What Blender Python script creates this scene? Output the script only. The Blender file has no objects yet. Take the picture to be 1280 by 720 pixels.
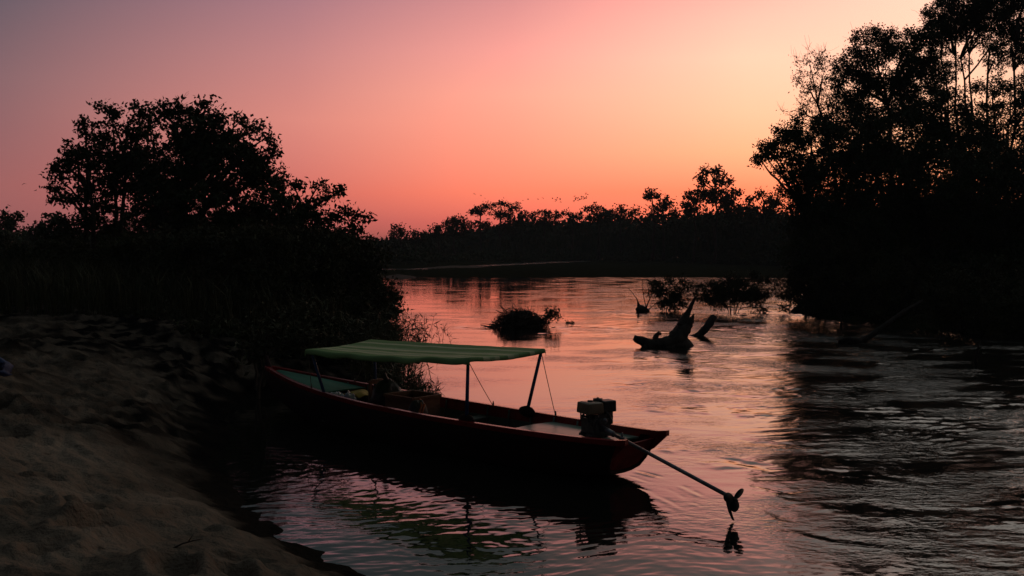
import bpy, math, random
import numpy as np
from mathutils import Vector, Matrix

S = bpy.context.scene
COL = S.collection
rng = np.random.default_rng(7)
random.seed(7)
PI = math.pi

# ------------------------------------------------------------------ camera
F = 1256.0; HC = 2.7; PITCH = -math.atan(50 / F)
cam_d = bpy.data.cameras.new('camera'); cam = bpy.data.objects.new('camera', cam_d); COL.objects.link(cam)
cam.location = (0, 0, HC); cam.rotation_euler = (PI / 2 + PITCH, 0, 0)
cam_d.sensor_width = 36; cam_d.lens = F / 1280 * 36; cam_d.clip_start = .05; cam_d.clip_end = 8000
S.camera = cam
cp, sp = math.cos(PITCH), math.sin(PITCH)

def ray(px, py):
    dx = (px - 640) / F; dy = (360 - py) / F
    return np.array([dx, cp - dy * sp, sp + dy * cp])

def at(px, py, Y):
    """the point of the place seen at a pixel of the photo, Y metres ahead"""
    d = ray(px, py); return np.array([0, 0, HC]) + d * (Y / d[1])

def on(px, py, z=0.):
    d = ray(px, py); return np.array([0, 0, HC]) + d * ((z - HC) / d[2])

# ------------------------------------------------------------------ noise
def perlin(x, y, seed=0):
    r = np.random.default_rng(seed); p = r.permutation(256); p = np.concatenate([p, p])
    ang = r.random(256) * 2 * PI; gx, gy = np.cos(ang), np.sin(ang)
    x = np.asarray(x, float); y = np.asarray(y, float)
    xi = np.floor(x).astype(int); yi = np.floor(y).astype(int); xf = x - xi; yf = y - yi
    xi &= 255; yi &= 255
    u = xf ** 3 * (xf * (xf * 6 - 15) + 10); v = yf ** 3 * (yf * (yf * 6 - 15) + 10)
    def g(ix, iy, fx, fy):
        h = p[p[ix & 255] + (iy & 255)]
        return gx[h] * fx + gy[h] * fy
    a = g(xi, yi, xf, yf); b = g(xi + 1, yi, xf - 1, yf); c = g(xi, yi + 1, xf, yf - 1); d = g(xi + 1, yi + 1, xf - 1, yf - 1)
    return (a + u * (b - a) + v * (c - a) + u * v * (a - b - c + d)) * 1.5

def fbm(x, y, o=4, seed=0):
    s = 0; a = 1; f = 1
    for i in range(o):
        s = s + a * perlin(x * f + 17.3 * i, y * f - 9.1 * i, seed + i); a *= .5; f *= 2.03
    return s

# ------------------------------------------------------------------ materials
def srgb(r, g, b):
    def f(c):
        c /= 255.; return c / 12.92 if c <= .04045 else ((c + .055) / 1.055) ** 2.4
    return (f(r), f(g), f(b))

def new_mat(name):
    m = bpy.data.materials.new(name); m.use_nodes = True
    nt = m.node_tree; b = nt.nodes['Principled BSDF']
    return m, nt, b

def noisy(name, c1, c2, scale=8, rough=.6, bump=0., bscale=None, spec=.5, detail=4, contrast=(.35, .65), stretch=(1, 1, 1), coat=0.):
    m, nt, b = new_mat(name)
    tc = nt.nodes.new('ShaderNodeTexCoord'); mp = nt.nodes.new('ShaderNodeMapping'); mp.inputs['Scale'].default_value = stretch
    nt.links.new(tc.outputs['Object'], mp.inputs['Vector'])
    n = nt.nodes.new('ShaderNodeTexNoise'); n.inputs['Scale'].default_value = scale; n.inputs['Detail'].default_value = detail
    nt.links.new(mp.outputs[0], n.inputs['Vector'])
    r = nt.nodes.new('ShaderNodeValToRGB'); r.color_ramp.elements[0].position = contrast[0]; r.color_ramp.elements[1].position = contrast[1]
    r.color_ramp.elements[0].color = (*c1, 1); r.color_ramp.elements[1].color = (*c2, 1)
    nt.links.new(n.outputs['Fac'], r.inputs[0]); nt.links.new(r.outputs[0], b.inputs['Base Color'])
    b.inputs['Roughness'].default_value = rough; b.inputs['Specular IOR Level'].default_value = spec
    if coat: b.inputs['Coat Weight'].default_value = coat
    if bump:
        n2 = nt.nodes.new('ShaderNodeTexNoise'); n2.inputs['Scale'].default_value = bscale or scale * 3; n2.inputs['Detail'].default_value = 4
        nt.links.new(mp.outputs[0], n2.inputs['Vector'])
        bp = nt.nodes.new('ShaderNodeBump'); bp.inputs['Strength'].default_value = 1; bp.inputs['Distance'].default_value = bump
        nt.links.new(n2.outputs['Fac'], bp.inputs['Height']); nt.links.new(bp.outputs[0], b.inputs['Normal'])
    return m

M = {}
M['leaf'] = noisy('leaf_green', (.022, .035, .012), (.05, .07, .025), 1.6, .65, spec=.25)
M['leaf_dry'] = noisy('leaf_olive', (.03, .035, .014), (.065, .07, .03), 2.5, .7, spec=.2)
M['leaf_far'] = noisy('leaf_far', (.025, .04, .018), (.05, .065, .03), .15, .8, spec=.1)
M['bark'] = noisy('bark', (.03, .024, .018), (.08, .065, .05), 6, .85, bump=.02, bscale=20, stretch=(1, 1, .25), spec=.2)
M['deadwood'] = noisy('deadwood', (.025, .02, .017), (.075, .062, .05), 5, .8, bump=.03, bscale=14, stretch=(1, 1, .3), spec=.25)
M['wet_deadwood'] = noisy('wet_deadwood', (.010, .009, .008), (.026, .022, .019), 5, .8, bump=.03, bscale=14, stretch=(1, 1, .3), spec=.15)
M['reed'] = noisy('reed', (.04, .045, .016), (.085, .085, .035), 1.2, .6, spec=.3)
M['red'] = noisy('red_paint', (.17, .008, .008), (.30, .018, .016), 5, .22, bump=.002, bscale=30, contrast=(.3, .7))
M['red_dull'] = noisy('worn_red_paint', (.13, .008, .008), (.26, .018, .016), 6, .65, bump=.003, bscale=24, spec=.15, contrast=(.3, .7))
M['hull'] = noisy('hull_paint', (.014, .006, .006), (.028, .010, .010), 3, .75, spec=.2, bump=.003, bscale=16, stretch=(.3, 1, 1))
M['inner'] = noisy('inner_boards', (.05, .075, .065), (.11, .13, .11), 6, .6, bump=.003, stretch=(.25, 1, 1))
M['deck_green'] = noisy('deck_green', (.02, .11, .075), (.045, .17, .115), 5, .75, spec=.15, bump=.002, stretch=(.3, 1, 1))
M['stern_deck'] = noisy('stern_deck', (.10, .22, .16), (.30, .36, .30), 4, .3, bump=.002, stretch=(.3, 1, 1))
M['blue'] = noisy('blue_paint', (.02, .05, .15), (.035, .09, .24), 9, .4)
M['steel'] = noisy('worn_steel', (.10, .10, .11), (.24, .24, .25), 14, .38)
M['steel'].node_tree.nodes['Principled BSDF'].inputs['Metallic'].default_value = .8
M['black'] = noisy('black_metal', (.012, .012, .012), (.03, .03, .03), 20, .45)
M['engine'] = noisy('engine_iron', (.03, .03, .03), (.08, .075, .07), 20, .5, bump=.003, bscale=60)
M['tank'] = noisy('tank_paint', (.13, .10, .06), (.20, .155, .095), 6, .32)
M['rope'] = noisy('rope', (.12, .10, .08), (.2, .18, .14), 40, .8)
M['wood'] = noisy('crate_wood', (.13, .055, .03), (.24, .11, .06), 5, .6, bump=.003, stretch=(.3, 1, 3))
M['bag'] = noisy('bag_black', (.012, .012, .013), (.025, .025, .027), 8, .5, bump=.01, bscale=12)
M['orange'] = noisy('orange_cloth', (.42, .11, .03), (.6, .17, .05), 12, .75, bump=.004)
M['yellow'] = noisy('yellow_cloth', (.42, .29, .06), (.58, .42, .1), 9, .8, bump=.006)
M['plastic'] = noisy('pale_plastic', (.35, .45, .55), (.8, .82, .84), 14, .25, contrast=(.42, .55))
M['navy'] = noisy('navy_cloth', (.012, .03, .09), (.03, .06, .16), 8, .7, bump=.01)
M['bird'] = noisy('bird_feathers', (.02, .02, .022), (.05, .05, .055), 8, .8)
M['soil'] = noisy('soil_grass', (.010, .013, .006), (.024, .024, .014), .8, 1., bump=.06, bscale=3, spec=0.)
M['spit'] = noisy('spit_sand', (.03, .026, .022), (.06, .05, .04), .7, .9, bump=.03, bscale=4, spec=.1)

def sand_mat():
    m, nt, b = new_mat('river_sand')
    N = nt.nodes.new; L = nt.links.new
    tc = N('ShaderNodeTexCoord'); sx = N('ShaderNodeSeparateXYZ'); L(tc.outputs['Object'], sx.inputs[0])
    n = N('ShaderNodeTexNoise'); n.inputs['Scale'].default_value = 1.3; n.inputs['Detail'].default_value = 6; L(tc.outputs['Object'], n.inputs['Vector'])
    r = N('ShaderNodeValToRGB'); r.color_ramp.elements[0].position = .3; r.color_ramp.elements[1].position = .72
    r.color_ramp.elements[0].color = (.11, .088, .066, 1); r.color_ramp.elements[1].color = (.26, .21, .157, 1); L(n.outputs['Fac'], r.inputs[0])
    # wet sand: a band up to the river's last reach, edge broken by noise
    n3 = N('ShaderNodeTexNoise'); n3.inputs['Scale'].default_value = 2.2; n3.inputs['Detail'].default_value = 5; L(tc.outputs['Object'], n3.inputs['Vector'])
    ma = N('ShaderNodeMath'); ma.operation = 'MULTIPLY_ADD'; L(n3.outputs['Fac'], ma.inputs[0]); ma.inputs[1].default_value = -.20; L(sx.outputs['Z'], ma.inputs[2])
    mr = N('ShaderNodeMapRange'); L(ma.outputs[0], mr.inputs['Value']); mr.inputs['From Min'].default_value = .02; mr.inputs['From Max'].default_value = .12
    mx = N('ShaderNodeMix'); mx.data_type = 'RGBA'; L(mr.outputs[0], mx.inputs['Factor']); mx.inputs['A'].default_value = (.022, .018, .014, 1); L(r.outputs[0], mx.inputs['B'])
    la = N('ShaderNodeAttribute'); la.attribute_name = 'shade_and_litter'
    m2 = N('ShaderNodeMix'); m2.data_type = 'RGBA'; L(la.outputs['Fac'], m2.inputs['Factor']); L(mx.outputs['Result'], m2.inputs['A']); m2.inputs['B'].default_value = (.007, .007, .0072, 1)  # shade of the bank growth painted into the sand colour, plus dark flecks
    L(m2.outputs['Result'], b.inputs['Base Color'])
    b.inputs['Roughness'].default_value = 1; b.inputs['Specular IOR Level'].default_value = .0
    n2 = N('ShaderNodeTexNoise'); n2.inputs['Scale'].default_value = 45; n2.inputs['Detail'].default_value = 4; L(tc.outputs['Object'], n2.inputs['Vector'])
    n4 = N('ShaderNodeTexNoise'); n4.inputs['Scale'].default_value = 9; n4.inputs['Detail'].default_value = 3; L(tc.outputs['Object'], n4.inputs['Vector'])
    b1 = N('ShaderNodeBump'); b1.inputs['Distance'].default_value = .016; L(n2.outputs['Fac'], b1.inputs['Height'])
    b2 = N('ShaderNodeBump'); b2.inputs['Distance'].default_value = .06; L(n4.outputs['Fac'], b2.inputs['Height']); L(b1.outputs[0], b2.inputs['Normal'])
    L(b2.outputs[0], b.inputs['Normal'])
    return m
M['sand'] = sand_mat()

def water_mat():
    m, nt, b = new_mat('river_water')
    N = nt.nodes.new; L = nt.links.new
    b.inputs['Base Color'].default_value = (.010, .011, .009, 1); b.inputs['Roughness'].default_value = .02
    b.inputs['IOR'].default_value = 2.05; b.inputs['Specular IOR Level'].default_value = .5
    tc = N('ShaderNodeTexCoord'); mp = N('ShaderNodeMapping'); mp.inputs['Rotation'].default_value = (0, 0, math.radians(12)); mp.inputs['Scale'].default_value = (.8, 1.25, 1)
    L(tc.outputs['Object'], mp.inputs['Vector'])
    at_ = N('ShaderNodeAttribute'); at_.attribute_name = 'rough'
    pm = N('ShaderNodeTexNoise'); pm.inputs['Scale'].default_value = .55; pm.inputs['Detail'].default_value = 3; L(mp.outputs[0], pm.inputs['Vector'])
    pr = N('ShaderNodeMapRange'); pr.inputs['From Min'].default_value = .44; pr.inputs['From Max'].default_value = .66; pr.inputs['To Min'].default_value = .10; L(pm.outputs['Fac'], pr.inputs['Value'])
    mk = N('ShaderNodeMath'); mk.operation = 'MULTIPLY'; L(at_.outputs['Fac'], mk.inputs[0]); L(pr.outputs[0], mk.inputs[1])
    prev = None
    for sc, det, dis, dist, masked in ((1.3, 3, 1.0, .008, 0), (4.2, 3, .8, .024, 1), (8.5, 3, .6, .030, 1), (21, 2, .3, .010, 1)):
        n = N('ShaderNodeTexNoise'); n.inputs['Scale'].default_value = sc; n.inputs['Detail'].default_value = det; n.inputs['Distortion'].default_value = dis
        L(mp.outputs[0], n.inputs['Vector'])
        bp = N('ShaderNodeBump'); bp.inputs['Distance'].default_value = dist
        L(n.outputs['Fac'], bp.inputs['Height'])
        L((mk if masked else at_).outputs[0 if masked else 'Fac'], bp.inputs['Strength'])
        if prev: L(prev.outputs[0], bp.inputs['Normal'])
        prev = bp
    L(prev.outputs[0], b.inputs['Normal'])
    return m
M['water'] = water_mat()

def canopy_mat():
    m, nt, b = new_mat('canopy_cloth')
    N = nt.nodes.new; L = nt.links.new
    tc = N('ShaderNodeTexCoord'); sx = N('ShaderNodeSeparateXYZ'); L(tc.outputs['Object'], sx.inputs[0])
    r = N('ShaderNodeValToRGB'); r.color_ramp.interpolation = 'CONSTANT'
    mr = N('ShaderNodeMapRange'); L(sx.outputs['Y'], mr.inputs['Value']); mr.inputs['From Min'].default_value = -.66; mr.inputs['From Max'].default_value = .66
    green = (.36, .58, .25, 1); pale = (.86, .90, .60, 1); mid = (.58, .74, .42, 1)
    stops = [(0, green), (.16, pale), (.22, green), (.36, mid), (.42, pale), (.50, green), (.60, pale), (.66, mid), (.72, pale), (.80, green)]
    cr = r.color_ramp
    cr.elements[0].position = 0; cr.elements[0].color = stops[0][1]; cr.elements[1].position = stops[1][0]; cr.elements[1].color = stops[1][1]
    for p, c in stops[2:]:
        e = cr.elements.new(p); e.color = c
    L(mr.outputs[0], r.inputs[0])
    n = N('ShaderNodeTexNoise'); n.inputs['Scale'].default_value = 3; n.inputs['Detail'].default_value = 5; L(tc.outputs['Object'], n.inputs['Vector'])
    mx = N('ShaderNodeMix'); mx.data_type = 'RGBA'; mx.blend_type = 'MULTIPLY'; mx.inputs['Factor'].default_value = .5
    L(r.outputs[0], mx.inputs['A']); L(n.outputs['Color'], mx.inputs['B'])
    L(r.outputs[0], b.inputs['Base Color'])
    b.inputs['Roughness'].default_value = .7
    b.inputs['Specular IOR Level'].default_value = .3; b.inputs['Sheen Weight'].default_value = .0; b.inputs['Sheen Roughness'].default_value = .5
    tr = N('ShaderNodeBsdfTranslucent'); L(r.outputs[0], tr.inputs['Color'])
    ms = N('ShaderNodeMixShader'); ms.inputs[0].default_value = .5
    out = nt.nodes['Material Output']
    L(b.outputs[0], ms.inputs[1]); L(tr.outputs[0], ms.inputs[2]); L(ms.outputs[0], out.inputs['Surface'])
    w = N('ShaderNodeTexNoise'); w.inputs['Scale'].default_value = 6; w.inputs['Detail'].default_value = 3; L(tc.outputs['Object'], w.inputs['Vector'])
    bp = N('ShaderNodeBump'); bp.inputs['Distance'].default_value = .012; L(w.outputs['Fac'], bp.inputs['Height']); L(bp.outputs[0], b.inputs['Normal'])
    return m
M['canopy'] = canopy_mat()

# ------------------------------------------------------------------ mesh collector
class MB:
    def __init__(s): s.v = []; s.q = []; s.t = []; s.n = 0
    def add(s, v, q=None, t=None):
        v = np.asarray(v, float).reshape(-1, 3); s.v.append(v)
        if q is not None and len(q): s.q.append(np.asarray(q, int) + s.n)
        if t is not None and len(t): s.t.append(np.asarray(t, int) + s.n)
        s.n += len(v)
    def build(s, name, mat, parent=None, smooth=True, loc=None, mods=()):
        me = bpy.data.meshes.new(name)
        v = np.concatenate(s.v)
        q = np.concatenate(s.q) if s.q else np.zeros((0, 4), int); t = np.concatenate(s.t) if s.t else np.zeros((0, 3), int)
        if loc is not None: v = v - np.asarray(loc)
        me.vertices.add(len(v)); me.vertices.foreach_set('co', v.ravel().astype(np.float32))
        nl = q.size + t.size; me.loops.add(nl)
        me.loops.foreach_set('vertex_index', np.concatenate([q.ravel(), t.ravel()]).astype(np.int32))
        me.polygons.add(len(q) + len(t))
        st = np.concatenate([np.arange(len(q)) * 4, q.size + np.arange(len(t)) * 3]).astype(np.int32)
        me.polygons.foreach_set('loop_start', st)
        me.polygons.foreach_set('use_smooth', np.full(len(q) + len(t), smooth, bool))
        me.update(calc_edges=True); me.validate()
        me.materials.append(mat)
        o = bpy.data.objects.new(name, me); COL.objects.link(o)
        if loc is not None and parent is None: o.location = loc
        if parent is not None: o.parent = parent
        for k, kw in mods:
            md = o.modifiers.new(k.lower(), k)
            for a, b in kw.items(): setattr(md, a, b)
        return o
    # shapes
    def tube(s, pts, rad, k=6, cap=True):
        p = np.asarray(pts, float); n = len(p); rad = np.broadcast_to(np.asarray(rad, float), (n,))
        t = np.gradient(p, axis=0); t /= np.linalg.norm(t, axis=1, keepdims=True) + 1e-9
        ref = np.array([0, 0, 1.]) if abs(t[:, 2]).mean() < .8 else np.array([1., 0, 0])
        a = np.cross(t, ref); a /= np.linalg.norm(a, axis=1, keepdims=True) + 1e-9; b = np.cross(t, a)
        th = np.arange(k) * 2 * PI / k
        v = p[:, None] + rad[:, None, None] * (np.cos(th)[None, :, None] * a[:, None] + np.sin(th)[None, :, None] * b[:, None])
        i = np.arange(n - 1)[:, None] * k; j = np.arange(k)[None]; j2 = (j + 1) % k
        q = np.stack([i + j, i + j2, i + k + j2, i + k + j], -1).reshape(-1, 4)
        v = v.reshape(-1, 3); t3 = []
        if cap:
            v = np.concatenate([v, p[:1], p[-1:]]); c0, c1 = n * k, n * k + 1
            for jj in range(k):
                t3 += [[c0, (jj + 1) % k, jj], [c1, (n - 1) * k + jj, (n - 1) * k + (jj + 1) % k]]
        s.add(v, q, t3)
    def box(s, c, size, R=None, taper=1.):
        x, y, z = np.asarray(size, float) / 2
        v = np.array([[-x, -y, -z], [x, -y, -z], [x, y, -z], [-x, y, -z], [-x * taper, -y * taper, z], [x * taper, -y * taper, z], [x * taper, y * taper, z], [-x * taper, y * taper, z]])
        if R is not None: v = v @ np.asarray(R).T
        s.add(v + np.asarray(c), [[0, 3, 2, 1], [4, 5, 6, 7], [0, 1, 5, 4], [1, 2, 6, 5], [2, 3, 7, 6], [3, 0, 4, 7]])
    def sheet(s, P):
        """P: (m, n, 3) grid of points"""
        m, n = P.shape[:2]; i = np.arange(m - 1)[:, None] * n; j = np.arange(n - 1)[None]
        q = np.stack([i + j, i + j + 1, i + n + j + 1, i + n + j], -1).reshape(-1, 4)
        s.add(P.reshape(-1, 3), q)
    def blob(s, c, r, seed=0, amp=.2, nu=20, nv=12, R=None, fr=2.):
        u = np.linspace(0, 2 * PI, nu, endpoint=False); v = np.linspace(0.02, PI - .02, nv)
        U, V = np.meshgrid(u, v); d = np.stack([np.cos(U) * np.sin(V), np.sin(U) * np.sin(V), np.cos(V)], -1)
        k = 1 + amp * (perlin(d[..., 0] * fr + 5, d[..., 1] * fr + d[..., 2] * fr * 1.3, seed) + .5 * perlin(d[..., 0] * fr * 2.3, d[..., 2] * fr * 2.3 + d[..., 1] * 2, seed + 1))
        p = d * k[..., None] * np.asarray(r)
        if R is not None: p = p @ np.asarray(R).T
        p = p + np.asarray(c)
        i = np.arange(nv - 1)[:, None] * nu; j = np.arange(nu)[None]; j2 = (j + 1) % nu
        s.add(p.reshape(-1, 3), np.stack([i + j, i + nu + j, i + nu + j2, i + j2], -1).reshape(-1, 4))
        n0 = s.n - nu * nv
        s.q.append(np.array([[n0 + a, n0 + a + 1, n0 + nu - 2 - a, n0 + nu - 1 - a] for a in range(nu // 2 - 1)]))
        e = n0 + (nv - 1) * nu
        s.q.append(np.array([[e + nu - 1 - a, e + nu - 2 - a, e + a + 1, e + a] for a in range(nu // 2 - 1)]))
    def leaves(s, c, L, W, droop=.2):
        n = len(c)
        if n == 0: return
        d = rng.normal(size=(n, 3)); d[:, 2] -= droop; d /= np.linalg.norm(d, axis=1, keepdims=True)
        r = rng.normal(size=(n, 3)); w = np.cross(d, r); w /= np.linalg.norm(w, axis=1, keepdims=True) + 1e-9
        l = (L * (.6 + .8 * rng.random(n)))[:, None]; wd = (W * (.6 + .8 * rng.random(n)))[:, None]
        up = np.cross(w, d) * l * .12
        v = np.stack([c, c + d * l * .45 + w * wd * .5 + up, c + d * l, c + d * l * .45 - w * wd * .5 + up], 1)
        s.add(v.reshape(-1, 3), (np.arange(n)[:, None] * 4 + np.arange(4)[None]))

def tag(o, label=None, cat=None, group=None, kind=None):
    if label: o['label'] = label
    if cat: o['category'] = cat
    if group: o['group'] = group
    if kind: o['kind'] = kind
    return o

def empty(name, loc, rz=0.):
    o = bpy.data.objects.new(name, None); COL.objects.link(o); o.empty_display_size = .2
    o.location = loc; o.rotation_euler = (0, 0, rz); return o

# ------------------------------------------------------------------ sky
def build_world():
    w = bpy.data.worlds.new('World'); S.world = w; w.use_nodes = True
    nt = w.node_tree; N = nt.nodes.new; L = nt.links.new
    bg = nt.nodes['Background']
    tc = N('ShaderNodeTexCoord'); nv = N('ShaderNodeVectorMath'); nv.operation = 'NORMALIZE'; L(tc.outputs['Generated'], nv.inputs[0])
    sx = N('ShaderNodeSeparateXYZ'); L(nv.outputs[0], sx.inputs[0])
    az = N('ShaderNodeMath'); az.operation = 'ARCTAN2'; L(sx.outputs['X'], az.inputs[0]); L(sx.outputs['Y'], az.inputs[1])
    azd = N('ShaderNodeMath'); azd.operation = 'DEGREES' ; L(az.outputs[0], azd.inputs[0])
    # fold azimuth about the sunset so that both sides away from it grow dark: distance handled by ramps left and right
    el = N('ShaderNodeMath'); el.operation = 'ARCSINE'; L(sx.outputs['Z'], el.inputs[0])
    eld = N('ShaderNodeMath'); eld.operation = 'DEGREES'; L(el.outputs[0], eld.inputs[0])
    # fac: 0..30 deg takes the first 3/4 of the ramp
    ec = N('ShaderNodeMapRange'); ec.inputs['From Min'].default_value = 0; ec.inputs['From Max'].default_value = 90; L(eld.outputs[0], ec.inputs['Value'])
    pw = N('ShaderNodeMath'); pw.operation = 'POWER'; pw.inputs[1].default_value = .5; L(ec.outputs[0], pw.inputs[0])
    zen = (92, 99, 103)
    ramps = [
        (-180, [(0, (24, 22, 27)), (4, (26, 24, 30)), (15, (24, 26, 32)), (40, (36, 41, 48)), (90, zen)]),
        (-90, [(0, (38, 26, 30)), (6, (36, 28, 32)), (15, (28, 28, 34)), (40, (40, 44, 50)), (90, zen)]),
        (-27, [(0, (150, 84, 86)), (3.2, (160, 98, 96)), (8.6, (138, 103, 107)), (13.5, (98, 91, 102)), (16, (82, 84, 90)), (21, (74, 80, 84)), (32, (62, 68, 72)), (50, (76, 83, 88)), (90, zen)]),
        (-12, [(0, (165, 88, 84)), (1.6, (180, 97, 91)), (3, (208, 109, 98)), (7.1, (222, 139, 127)), (10.5, (200, 134, 132)), (13.9, (170, 122, 131)), (15.4, (106, 99, 102)), (17.2, (72, 78, 81)), (22, (66, 74, 77)), (32, (68, 74, 77)), (50, (76, 83, 88)), (90, zen)]),
        (0, [(0, (205, 92, 82)), (1.5, (230, 105, 90)), (3.2, (254, 136, 104)), (5.5, (255, 158, 128)), (8.6, (255, 174, 150)), (11, (247, 166, 154)), (13.9, (223, 148, 146)), (15.4, (150, 116, 113)), (17.2, (96, 97, 95)), (22, (80, 86, 86)), (32, (76, 81, 82)), (50, (76, 83, 88)), (90, zen)]),
        (13, [(0, (250, 112, 84)), (3.2, (255, 149, 104)), (5.3, (255, 191, 140)), (7.5, (255, 208, 165)), (10.4, (255, 217, 184)), (12.3, (255, 205, 180)), (13.9, (255, 190, 172)), (17, (192, 146, 138)), (20, (158, 140, 133)), (25, (136, 132, 127)), (36, (102, 104, 102)), (50, (76, 83, 88)), (90, zen)]),
        (22, [(0, (255, 135, 90)), (3.2, (255, 170, 115)), (5.3, (255, 205, 150)), (9, (255, 224, 186)), (13.9, (255, 220, 193)), (17, (224, 190, 175)), (20, (218, 201, 189)), (27, (208, 200, 190)), (40, (150, 150, 145)), (50, (76, 83, 88)), (90, zen)]),
        (45, [(0, (190, 92, 74)), (5, (205, 130, 100)), (10, (180, 130, 115)), (15, (186, 160, 147)), (24, (180, 173, 165)), (40, (126, 127, 124)), (90, zen)]),
        (110, [(0, (38, 26, 30)), (6, (36, 28, 32)), (15, (28, 28, 34)), (40, (40, 44, 50)), (90, zen)]),
        (180, [(0, (24, 22, 27)), (4, (26, 24, 30)), (15, (24, 26, 32)), (40, (36, 41, 48)), (90, zen)]),
    ]
    prev = None; pa = None
    for a, st in ramps:
        r = N('ShaderNodeValToRGB'); cr = r.color_ramp; L(pw.outputs[0], r.inputs[0])
        for i, (e, c) in enumerate(st):
            p = math.sqrt(e / 90.); over = 1 + (.14 if a == 0 else .36) * max(0, (c[0] - 235) / 20.)
            el_ = cr.elements[0] if i == 0 else (cr.elements[1] if i == 1 else cr.elements.new(p))
            el_.position = p; lin = srgb(*c)
            k = math.exp(.00032 * 22 / math.sin(math.radians(max(e, 1.3))))   # light the river haze takes on the way
            el_.color = (lin[0] * k * over, lin[1] * k, lin[2] * k, 1)
        out = r.outputs[0]
        if prev is not None:
            mr = N('ShaderNodeMapRange'); mr.inputs['From Min'].default_value = pa; mr.inputs['From Max'].default_value = a; L(azd.outputs[0], mr.inputs['Value'])
            mx = N('ShaderNodeMix'); mx.data_type = 'RGBA'; L(mr.outputs[0], mx.inputs['Factor']); L(prev, mx.inputs['A']); L(out, mx.inputs['B'])
            out = mx.outputs['Result']
        prev = out; pa = a
    L(prev, bg.inputs['Color']); bg.inputs['Strength'].default_value = 1.0
build_world()
S.view_settings.view_transform = 'Standard'; S.view_settings.look = 'None'; S.view_settings.exposure = 0; S.view_settings.gamma = 1
S.view_settings.use_curve_mapping = False

# ------------------------------------------------------------------ land and water
RIVER = np.array([(60, -50), (20, -12), (8, -1), (3, 3.95), (.25, 6.7), (-1.28, 8.23), (-2.34, 9.52), (-3.0, 10.8), (-3.55, 12.3), (-4.1, 14.5), (-4.7, 16.5), (-4.6, 17.6), (-3.5, 18.6), (-2.6, 19.6), (-2.7, 22),
                  (-3.3, 27), (-3.6, 31), (-4.8, 38), (-7.2, 55), (-10.3, 80), (-11.8, 93), (0, 92), (14, 93), (25, 90), (24, 78), (17, 58), (11.6, 42), (11.8, 38), (13.5, 34), (15.5, 30), (19, 24), (28, 14), (60, -4), (140, -60), (120, -120)], float)
CHANNEL = np.array([(-16, 117), (-11.4, 123), (0, 158), (16, 203), (40, 256), (80, 330), (84, 360), (44, 288), (15, 232), (0, 176), (-12.5, 134), (-22, 122)], float)
BAR = np.array([(-13.5, 86), (40, 86), (90, 330), (40, 255), (16, 202), (0, 157), (-11, 122), (-15, 116)], float)

def sdist(x, y, poly):
    """signed distance: positive inside the polygon"""
    sh = np.shape(x); x = np.ravel(x); y = np.ravel(y)
    d = np.full(x.shape, 1e18); ins = np.zeros(x.shape, bool)
    n = len(poly)
    for i in range(n):
        ax, ay = poly[i]; bx, by = poly[(i + 1) % n]
        ex, ey = bx - ax, by - ay; t = np.clip(((x - ax) * ex + (y - ay) * ey) / (ex * ex + ey * ey), 0, 1)
        d = np.minimum(d, (x - ax - t * ex) ** 2 + (y - ay - t * ey) ** 2)
        c = ((ay > y) != (by > y)); xx = ax + (y - ay) * ex / (ey if ey else 1e-9); ins ^= c & (x < xx)
    d = np.sqrt(d); return np.where(ins, d, -d).reshape(sh)

def land(x, y):
    x = np.asarray(x, float); y = np.asarray(y, float)
    wob = .18 * perlin(x * 1.1, y * 1.1, 31) + .08 * perlin(x * 3.1, y * 3.1, 32)
    sr = sdist(x, y, RIVER) + wob; sc = sdist(x, y, CHANNEL) + wob
    w = np.maximum(sr, sc); sd = -w
    z = np.where(sd > 0, 1.1 * (1 - np.exp(-np.maximum(sd, 0) / 3.0)) + .012 * np.clip(sd, 0, 90), -1.3 * (1 - np.exp(-np.maximum(w, 0) / 3.0)))
    big = np.clip(sd / 6, 0, 1)
    z = z + big * .25 * fbm(x * .08, y * .08, 3, 5)
    bar = sdist(x, y, BAR)
    cap = .055 + .03 * fbm(x * .2, y * .12, 3, 9) + np.maximum(-bar, 0) * .3
    z = np.where(sd > 0, np.minimum(z, cap + 0 * z), z)
    return z

# ground: one sheet, out past the horizon
ang = np.radians(np.concatenate([np.arange(-180, -46, 4.), np.arange(-46, 46, .25), np.arange(46, 181, 4.)]))
rad = np.concatenate([[.01], np.geomspace(.8, 80, 110), np.geomspace(80.6, 330, 260), np.geomspace(340, 4000, 40)])
A, R_ = np.meshgrid(ang, rad); X = R_ * np.sin(A); Y = R_ * np.cos(A); Z = land(X, Y)
SA0, SA1, SR1 = math.radians(-58), math.radians(16), 50.
def sand_cover(A, R): return np.clip(np.minimum.reduce([(A - SA0) / .06, (SA1 - A) / .06, (SR1 - R) / 3., (R - 1.2) / .5]), 0, 1)
Zg = Z - .25 * sand_cover(A, R_)
mb = MB(); mb.sheet(np.stack([X, Y, Zg], -1)[:, ::-1]); tag(mb.build('ground', M['soil']), kind='structure')

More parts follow.
